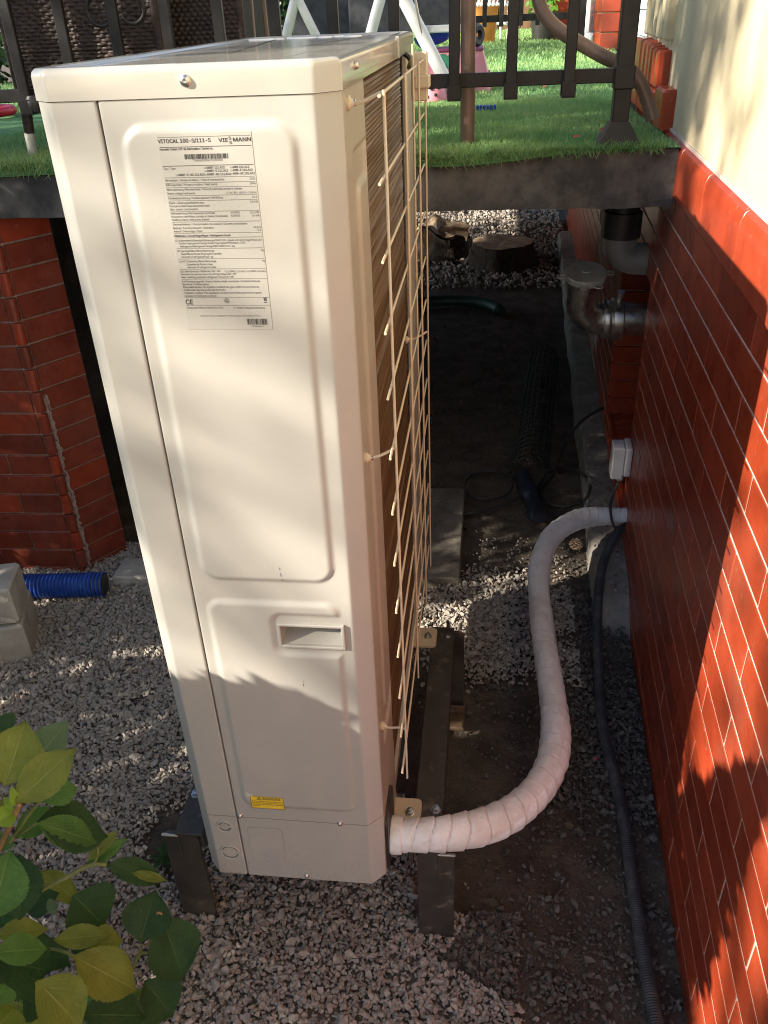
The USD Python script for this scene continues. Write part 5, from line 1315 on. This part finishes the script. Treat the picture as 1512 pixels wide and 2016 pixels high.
part(fr, 'upright', rod((g0[0], 1.66, ZG - 0.01), (g1[0], 1.66, g1[2] + 0.25), 0.015, 14), brown_tube, smooth=40)
g2 = at_y(526, 60, 1.80)
part(fr, 'upright', rod((g2[0], 1.80, ZG - 0.01), (g2[0] - 0.015, 1.80, 2.0), 0.011, 12), brown_tube, smooth=40)

# wicker armchairs
wick = pbr('wicker_strand', (0.024, 0.015, 0.012), (0.055, 0.036, 0.029), scale=45, rough=0.5, spec=0.3, bumps=[(300, 0.2, 0.001)], stretch=(0.4, 1, 3))


def weave(x0, x1, y, z0, z1, cw, ch, depth, loose):
    nx, nz = int((x1 - x0) / 0.0028), int((z1 - z0) / 0.0022)
    X, Z = np.meshgrid(np.linspace(x0, x1, nx), np.linspace(z0, z1, nz), indexing='ij')
    row = np.floor(Z / ch)
    wob = 0.18 * (meshkit.noise(np.stack([row * 3.7, X * 25, 0 * X], -1), 2) - 0.5)
    u = X / cw + 0.5 * (row % 2) + wob
    lift = np.abs(np.cos(np.pi * u)) ** 0.6
    vv = (Z / ch) % 1.0
    h = depth * lift * np.sqrt(np.clip(1 - (2 * vv - 1) ** 2, 0, 1)) * (1 + loose * (meshkit.noise(np.stack([np.floor(u), row, 0 * X], -1), 5) - 0.5))
    return grid_mesh(np.stack([X, y - h, Z], -1))


YW = 1.425
wa0, wa1 = at_y(24, 110, YW)[0], at_y(303, 40, YW)[0]
ch1 = thing('wicker_chair', 'dark brown wicker garden chair with horizontal weave at the left edge', 'chair', ((wa0 + wa1) / 2, 1.7, ZG), None)
part(ch1, 'woven_panel', weave(wa0, wa1, YW, 1.462, 1.95, 0.030, 0.0088, 0.006, 0.7), wick, smooth=60)
part(ch1, 'frame_post', rod((wa0 - 0.004, YW, 1.46), (wa0 - 0.004, YW, 1.95), 0.011, 10), wick, smooth=40)
part(ch1, 'frame_post', rod((wa1 + 0.006, YW, 1.46), (wa1 + 0.006, YW, 1.95), 0.011, 10), wick, smooth=40)
part(ch1, 'seat_base', bev(wa0, wa1, YW + 0.010, YW + 0.55, 1.465, 1.72, 0.01), dark_void)
lt = at_y(58, 262, YW - 0.0); lb_ = at_y(64, 300, YW)
lg = part(ch1, 'leg', rod((at_y(40, 165, YW)[0], YW, 1.47), (lt[0], YW, lt[2]), 0.016, 12, 0.0135), wick, smooth=40)
part(lg, 'metal_tip', rod((lt[0], YW, lt[2]), (lb_[0], YW, ZG - 0.006), 0.0142, 12, 0.0125), zinc, smooth=40)
YV = 1.52
wb0, wb1 = at_y(326, 40, YV)[0], at_y(472, 40, YV)[0]
ch2 = thing('wicker_chair', 'dark brown wicker garden chair with knotted weave beside the brown upright', 'chair', ((wb0 + wb1) / 2, 1.8, ZG), None)
part(ch2, 'woven_panel', weave(wb0, wb1, YV, 1.44, 1.95, 0.017, 0.0105, 0.007, 0.3), wick, smooth=60)
part(ch2, 'frame_post', rod((wb1 + 0.003, YV, 1.36), (wb1 + 0.003, YV, 1.95), 0.009, 10), wick, smooth=40)
part(ch2, 'seat_base', bev(wb0, wb1, YV + 0.010, YV + 0.5, 1.46, 1.72, 0.01), dark_void)

# red ring on the grass at far left
rc = at_z(2, 216, ZG + 0.02)
a = np.linspace(0, 2 * np.pi, 33)
solo('toy_ring', tube(np.stack([rc[0] - 0.05 + 0.085 * np.cos(a), rc[1] + 0.085 * np.sin(a), 0 * a + ZG + 0.016], 1), 0.018, 12, False), pbr('red_plastic', (0.42, 0.012, 0.03), rough=0.35), 'red plastic toy ring lying on the grass at the left edge', 'toy', smooth=True)

# white folding frame with dark fabric
white_tube = pbr('white_enamel', (0.62, 0.64, 0.66), rough=0.35)
charcoal = pbr('charcoal_fabric', (0.030, 0.033, 0.042), (0.055, 0.058, 0.068), scale=30, rough=0.85, bumps=[(700, 0.5, 0.001)])
YL = 2.72
ln_ = thing('garden_lounger', 'garden lounger with white enamelled legs and charcoal fabric behind the heat pump', 'lounger', (-0.2, 2.9, ZG))


def leg_px(a, b, y, r, down=None):
    p, q = at_y(*a, y), at_y(*b, y)
    if down is not None:
        d = (q - p) / (p[2] - q[2])
        q = p + d * (p[2] - down)
    part(ln_, 'leg', rod(p, q, r, 14), white_tube, smooth=40)
    return q


leg_px((588, -30), (566, 62), YL, 0.019, ZG)
leg_px((575, -25), (618, 62), YL, 0.017, ZG)
leg_px((756, -30), (733, 55), YL, 0.021, ZG)
q = leg_px((786, -20), (893, 190), YL - 0.08, 0.025, ZG)
part(ln_, 'foot_cap', lathe([(0.030, -0.012), (0.031, 0.03), (0.024, 0.05), (0.0002, 0.052)], 14, None, (q[0], q[1], ZG)), rubber, smooth=40)
c0, c1 = at_y(688, 60, YL + 0.25), at_y(890, 52, YL + 0.25)
part(ln_, 'fabric', bev(c0[0], c1[0] + 0.02, YL + 0.25, YL + 0.27, c0[2] - 0.02, c0[2] + 0.6, 0.006), charcoal)
d0, d1 = at_y(620, 60, YL + 0.5), at_y(690, 60, YL + 0.5)
part(ln_, 'fabric', bev(d0[0] - 0.1, d1[0], YL + 0.5, YL + 0.52, d0[2] - 0.05, d0[2] + 0.6, 0.006), charcoal)
e0_, e1_ = at_y(812, 59, YL + 0.1), at_y(886, 56, YL + 0.1)
part(ln_, 'cross_bar', bev(e0_[0], e1_[0] + 0.05, YL + 0.08, YL + 0.12, e0_[2] - 0.013, e0_[2] + 0.013, 0.004), white_tube)
part(ln_, 'stay', rod(at_y(815, -15, YL - 0.1), at_y(831, 72, YL - 0.1), 0.005, 8), bolt_steel, smooth=40)

# pink toy stool, blue bowl on it
pink = pbr('pink_plastic', (0.62, 0.22, 0.30), (0.68, 0.27, 0.35), scale=6, rough=0.35)
YP = 2.95
p0, p1 = at_y(838, 105, YP), at_y(950, 98, YP)
zt_ = (p0[2] + p1[2]) / 2
b0_, b1_ = at_y(833, 175, YP)[0], at_y(966, 170, YP)[0]
ps = thing('toy_table', 'pink plastic toy table with a printed tree on the lawn', 'table', ((p0[0] + p1[0]) / 2, YP + 0.15, ZG))


def frustum(x0, x1, X0, X1, z0, z1, y0, y1, sp):
    v = np.array([[X0, y0 - sp, z0], [X1, y0 - sp, z0], [X1, y1 + sp, z0], [X0, y1 + sp, z0], [x0, y0, z1], [x1, y0, z1], [x1, y1, z1], [x0, y1, z1]])
    return v, np.array([[0, 1, 5], [0, 5, 4], [1, 2, 6], [1, 6, 5], [2, 3, 7], [2, 7, 6], [3, 0, 4], [3, 4, 7], [4, 5, 6], [4, 6, 7], [0, 3, 2], [0, 2, 1]])


zm = ZG + 0.055
part(ps, 'body', frustum(p0[0], p1[0], b0_, b1_ - 0.012, zm, zt_, YP, YP + 0.26, 0.012), pink)
part(ps, 'table_top', bev(p0[0] - 0.004, p1[0] + 0.004, YP - 0.006, YP + 0.27, zt_, zt_ + 0.010, 0.004), pbr('plum_plastic', (0.16, 0.035, 0.10), (0.24, 0.06, 0.15), scale=60, rough=0.4))
for fx0, fx1 in ((b0_ - 0.004, b0_ + 0.055), (b1_ - 0.062, b1_)):
    for fy in (YP - 0.016, YP + 0.235):
        part(ps, 'leg', frustum(fx0 + 0.004, fx1 - 0.004, fx0, fx1, ZG - 0.008, zm, fy + 0.004, fy + 0.036, 0.003), pink)
tg = pbr('green_print', (0.03, 0.16, 0.10), rough=0.5)
tp = at_y(878, 122, YP - 0.012)
part(ps, 'printed_tree', cat([lathe([(0.0002, 0), (0.026, 0.001), (0.0002, 0.002)], 12, basis((0, -1, -0.1)), tp + [-0.012, -0.002, 0.005]), lathe([(0.0002, 0), (0.026, 0.001), (0.0002, 0.002)], 12, basis((0, -1, -0.1)), tp + [0.014, -0.002, 0.0]), bev(tp[0] - 0.002, tp[0] + 0.002, tp[1] - 0.004, tp[1] - 0.002, tp[2] - 0.055, tp[2], 0.0005)]), tg, smooth=30)
bw_ = at_y(858, 86, YP + 0.13)
solo('toy_bowl', xf(lathe([(0.045, 0.0), (0.068, 0.010), (0.082, 0.035), (0.084, 0.050), (0.080, 0.052), (0.062, 0.016), (0.0002, 0.008)], 24), rot([0, 1, 0], -16), (bw_[0], YP + 0.13, zt_ + 0.022)), pbr('royal_blue_plastic', (0.012, 0.07, 0.40), rough=0.25), 'blue plastic bowl standing tilted on the pink toy table', 'bowl', smooth=40)
jr = at_y(939, 82, YP + 0.10)
solo('black_toy', xf(lathe([(0.018, -0.012), (0.034, -0.014), (0.043, -0.006), (0.043, 0.006), (0.034, 0.014), (0.018, 0.012), (0.018, -0.012)], 20), basis((0.8, -0.6, 0)), (jr[0], YP + 0.10, zt_ + 0.053)), rubber, 'small black toy wheel on the pink toy table', 'toy', smooth=40)
ls_ = at_z(852, 196, ZG)
lady = thing('dotted_toy', 'small pink toy dome with dark dots on the grass before the toy table', 'toy', (ls_[0], ls_[1], ZG))
dome_ = lathe([(0.055, 0.0), (0.054, 0.02), (0.044, 0.05), (0.026, 0.072), (0.0002, 0.080)], 20, None, (ls_[0], ls_[1], ZG - 0.005))
part(lady, 'shell', dome_, pink, smooth=40)
for t, hgt, rr_ in ((-1.9, 0.02, 0.0545), (-1.3, 0.025, 0.0535), (-1.6, 0.045, 0.047), (-2.2, 0.045, 0.047), (-1.0, 0.048, 0.046), (-1.5, 0.065, 0.034)):
    part(lady, 'dot', xf(trimesh.creation.icosphere(1, 1.0), np.diag([0.006, 0.006, 0.006]), (ls_[0] + rr_ * math.cos(t), ls_[1] + rr_ * math.sin(t), ZG - 0.005 + hgt)), dark_void, smooth=True)
bt = at_z(955, 211, ZG + 0.006)
solo('toy_brick', cat([bev(bt[0] - 0.030 + 0.0115 * k, bt[0] - 0.0205 + 0.0115 * k, bt[1] - 0.011, bt[1] + 0.011, ZG - 0.004, ZG + 0.013, 0.003) for k in range(6)]), blue_look, 'small blue ribbed toy lying on the grass', 'toy')
red_leaf = pbr('red_leaf', (0.30, 0.06, 0.04), rough=0.6)
for x, y, lb in ((1181, 257, 'fallen reddish leaf on the grass near the post foot'), (1068, 172, 'fallen reddish leaf on the grass behind the railing'), (1128, 272, 'fallen reddish leaf on the grass at the terrace edge')):
    c = at_z(x, y, ZG + 0.008)
    m, uv = leaf(c, c + np.array([0.020, 0.012, 0.006]), 0.014, (0, -0.3, 1), 0.3, 0.2, x)
    solo('fallen_leaf', m, red_leaf, lb, 'leaf', 'fallen leaves on the grass', smooth=True, uv=uv)
bl = at_y(492, 58, 5.0)
br = 0.13
solo('beach_ball', xf(trimesh.creation.icosphere(3, 1.0), np.diag([br] * 3), (bl[0], 5.0, ZG + br * 0.98)), pbr('pink_vinyl', (0.75, 0.10, 0.20), rough=0.3), 'large pink ball on the lawn seen past the wicker chair', 'ball', smooth=True)
bl2 = at_y(521, 40, 4.8)
solo('pink_float', xf(trimesh.creation.icosphere(3, 1.0), np.diag([0.05, 0.05, 0.22]), (bl2[0], 4.8, ZG + 0.215)), pbr('light_pink_vinyl', (0.78, 0.22, 0.33), rough=0.3), 'upright pale pink inflatable toy beside the large pink ball', 'toy', smooth=True)

# ------------------------------------------------------------------ the far side of the lawn
wood = pbr('fence_wood', (0.11, 0.058, 0.030), (0.22, 0.12, 0.062), scale=6, rough=0.8, rand='object', rv=(0.7, 1.3), bumps=[(60, 0.4, 0.003)], stretch=(1, 1, 0.15))
fc = thing('board_fence', 'brown upright board fence at the far end of the lawn', 'fence', (-1, 11.2, ZG))
rf = np.random.default_rng(2)
for k in range(24):
    x = -1.5 + 0.136 * k
    part(fc, 'board', bev(x, x + 0.122, 11.2, 11.222, ZG - 0.02, ZG + 1.05 + rf.normal(0, 0.01), 0.004), wood)
part(fc, 'fence_rail', bev(-1.5, 1.78, 11.224, 11.27, ZG + 0.25, ZG + 0.34, 0.004), wood)
part(fc, 'fence_rail', bev(-1.5, 1.78, 11.224, 11.27, ZG + 0.80, ZG + 0.89, 0.004), wood)
hedge('background_hedge', 'dark green hedge rising behind the far board fence', -9.0, 3.0, 12.2, 13.4, lambda y: 4.6, 14000, 0.11, 44)
# second black railing halfway down the lawn
YQ = 6.1
fr2 = thing('garden_railing', 'short black railing standing across the lawn in the distance', 'railing', (0.5, YQ, ZG))
za, zb_ = at_y(970, 37, YQ)[2], at_y(1045, 32, YQ)[2]
part(fr2, 'bottom_rail', bev(-0.6, 0.98, YQ - 0.015, YQ + 0.015, za - 0.022, za + 0.022, 0.003), black_metal)
for x in (954, 987, 1025, 1058):
    q = at_y(x, 40, YQ)
    part(fr2, 'baluster', bev(q[0] - 0.016, q[0] + 0.016, YQ - 0.040, YQ - 0.018, za - 0.05, za + 0.75, 0.003), black_metal)
q = at_y(1066, 45, YQ)
part(fr2, 'post', bev(0.93, 0.98, YQ - 0.025, YQ + 0.025, ZG - 0.01, za + 0.8, 0.004), black_metal)
part(fr2, 'post', bev(-0.62, -0.57, YQ - 0.025, YQ + 0.025, ZG - 0.01, za + 0.8, 0.004), black_metal)
# white drying rack
YD = 8.2
rk = thing('drying_rack', 'white metal drying rack in front of the far fence', 'rack', (0.4, YD, ZG))
for x in (942, 962, 970, 985, 1000):
    q = at_y(x, 70, YD)
    part(rk, 'upright', rod((q[0], YD, ZG), (q[0], YD, ZG + 0.95), 0.011, 8), white_tube, smooth=40)
for y in (8, 46):
    q = at_y(938, y, YD); p = at_y(1004, y, YD)
    part(rk, 'bar', rod((q[0], YD - 0.02, q[2]), (p[0], YD - 0.02, p[2]), 0.013, 8), white_tube, smooth=40)
for k in range(9):
    q = at_y(940 + 7.5 * k, 6, YD)
    part(rk, 'wire', rod((q[0], YD - 0.25, q[2] - 0.02), (q[0] + 0.03, YD + 0.25, q[2] + 0.10), 0.006, 6), white_tube, smooth=40)
# orange pot, potted climber, red pillar
oc = at_z(945, 82, ZG)
solo('orange_planter', lathe([(0.13, 0.0), (0.16, 0.26), (0.17, 0.28), (0.15, 0.28), (0.0002, 0.24)], 20, None, (oc[0], oc[1] - 0.4, ZG)), pbr('orange_clay', (0.45, 0.17, 0.03), (0.55, 0.24, 0.05), scale=8, rough=0.7), 'orange clay planter at the foot of the far fence', 'planter', smooth=40)
gc_ = at_z(1062, 74, ZG)
cl_ = thing('potted_climber', 'bright green climbing plant in a black pot before the far fence', 'plant', (gc_[0], gc_[1] - 0.8, ZG))
part(cl_, 'pot', lathe([(0.10, 0.0), (0.13, 0.20), (0.135, 0.22), (0.11, 0.22), (0.0002, 0.18)], 16, None, (gc_[0], gc_[1] - 0.8, ZG)), rubber, smooth=40)
r6 = np.random.default_rng(6)
cp_ = np.c_[gc_[0] + r6.normal(0, 0.09, 700), gc_[1] - 0.8 + r6.normal(0, 0.08, 700), ZG + 0.18 + r6.uniform(0, 1.0, 700)]
part(cl_, 'foliage', leaf_cloud(cp_, r6.uniform(0.018, 0.036, 700), r6), pbr('fresh_leaf', (0.10, 0.30, 0.03), (0.17, 0.40, 0.05), scale=6, rough=0.5, rand='island', rv=(0.7, 1.3), translucent=0.3), smooth=True, kind='stuff')
part(cl_, 'stem', rod((gc_[0], gc_[1] - 0.8, ZG + 0.1), (gc_[0], gc_[1] - 0.8, ZG + 1.15), 0.008, 6), stem_look)
rp0 = at_z(1080, 72, ZG)
solo('red_pillar', bev(rp0[0] - 0.02, rp0[0] + 0.16, rp0[1] - 0.9, rp0[1] - 0.7, ZG - 0.01, ZG + 0.55, 0.008), tile_looks[2], 'low orange red pillar at the far right of the lawn', 'pillar')
# the house goes on: recess with pale siding, tiled piers, white door
siding = pbr('pale_siding', (0.42, 0.47, 0.54), rough=0.5)
hx = thing('house', 'rear part of the house with pale blue siding, tiled piers and white door', 'house', (1.3, 5.5, ZG))
for k in range(8):
    z = ZG - 0.01 + k * 0.125
    v, f = bev(1.16, 1.18, 2.55, 5.52, z + 0.002, z + 0.123, 0.003)
    v[:, 0] -= 0.010 * (1 - (v[:, 2] - z) / 0.125)
    part(hx, 'siding_board', (v, f), siding)
part(hx, 'siding_wall', bev(1.185, 1.6, 2.42, 5.52, ZG - 0.01, ZG + 1.9, 0.003), siding)
for i, (x0, y0, top) in enumerate(((1.03, 5.55, 0.30), (1.05, 7.2, 0.34))):
    nm = ('near', 'far')[i]
    for rowk in range(3):
        z0 = ZG - 0.01 + rowk * 0.115
        part(hx, 'pier_tile', bev(x0, x0 + 0.44, y0, y0 + 0.42, z0 + 0.003, z0 + 0.112, 0.006), tile_looks[rowk % 3])
    part(hx, 'pier', bev(x0 + 0.014, x0 + 0.43, y0 + 0.014, y0 + 0.41, ZG - 0.01, ZG + 1.9, 0.004), plaster_look)
part(hx, 'door_frame', cat([bev(1.06, 1.10, 6.02, 6.07, ZG - 0.01, ZG + 1.9, 0.004), bev(1.06, 1.10, 7.12, 7.17, ZG - 0.01, ZG + 1.9, 0.004), bev(1.05, 1.10, 6.07, 7.12, ZG - 0.01, ZG + 0.07, 0.004)]), white_tube)
part(hx, 'door_pane', bev(1.085, 1.095, 6.07, 7.12, ZG + 0.07, ZG + 1.9, 0.002), pbr('dark_pane', (0.05, 0.06, 0.07), rough=0.08))
part(hx, 'rear_wall', bev(1.12, 1.6, 7.65, 12.0, ZG - 0.01, ZG + 1.9, 0.004), plaster_look)

# ------------------------------------------------------------------ rain drops and puddles left on the roof cap
water = pbr('sky_white_water', (0.80, 0.80, 0.80), rough=0.12)  # opaque white stands for the sky reflected in the drops
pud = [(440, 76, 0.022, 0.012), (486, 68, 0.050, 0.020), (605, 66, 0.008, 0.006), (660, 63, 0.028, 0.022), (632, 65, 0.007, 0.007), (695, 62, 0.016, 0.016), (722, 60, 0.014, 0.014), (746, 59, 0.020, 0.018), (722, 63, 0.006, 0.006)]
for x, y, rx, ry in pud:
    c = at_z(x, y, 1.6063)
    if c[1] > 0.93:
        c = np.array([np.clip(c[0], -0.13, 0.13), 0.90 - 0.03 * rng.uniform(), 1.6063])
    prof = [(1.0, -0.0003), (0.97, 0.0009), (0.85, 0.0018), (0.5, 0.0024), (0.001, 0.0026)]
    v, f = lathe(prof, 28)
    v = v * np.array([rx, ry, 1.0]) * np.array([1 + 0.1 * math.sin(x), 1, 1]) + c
    solo('water_drop', (v, f), water, 'flat water drop on the glossy roof cap, white with painted sky reflection', 'water drop', 'water drops on the roof cap', smooth=True)
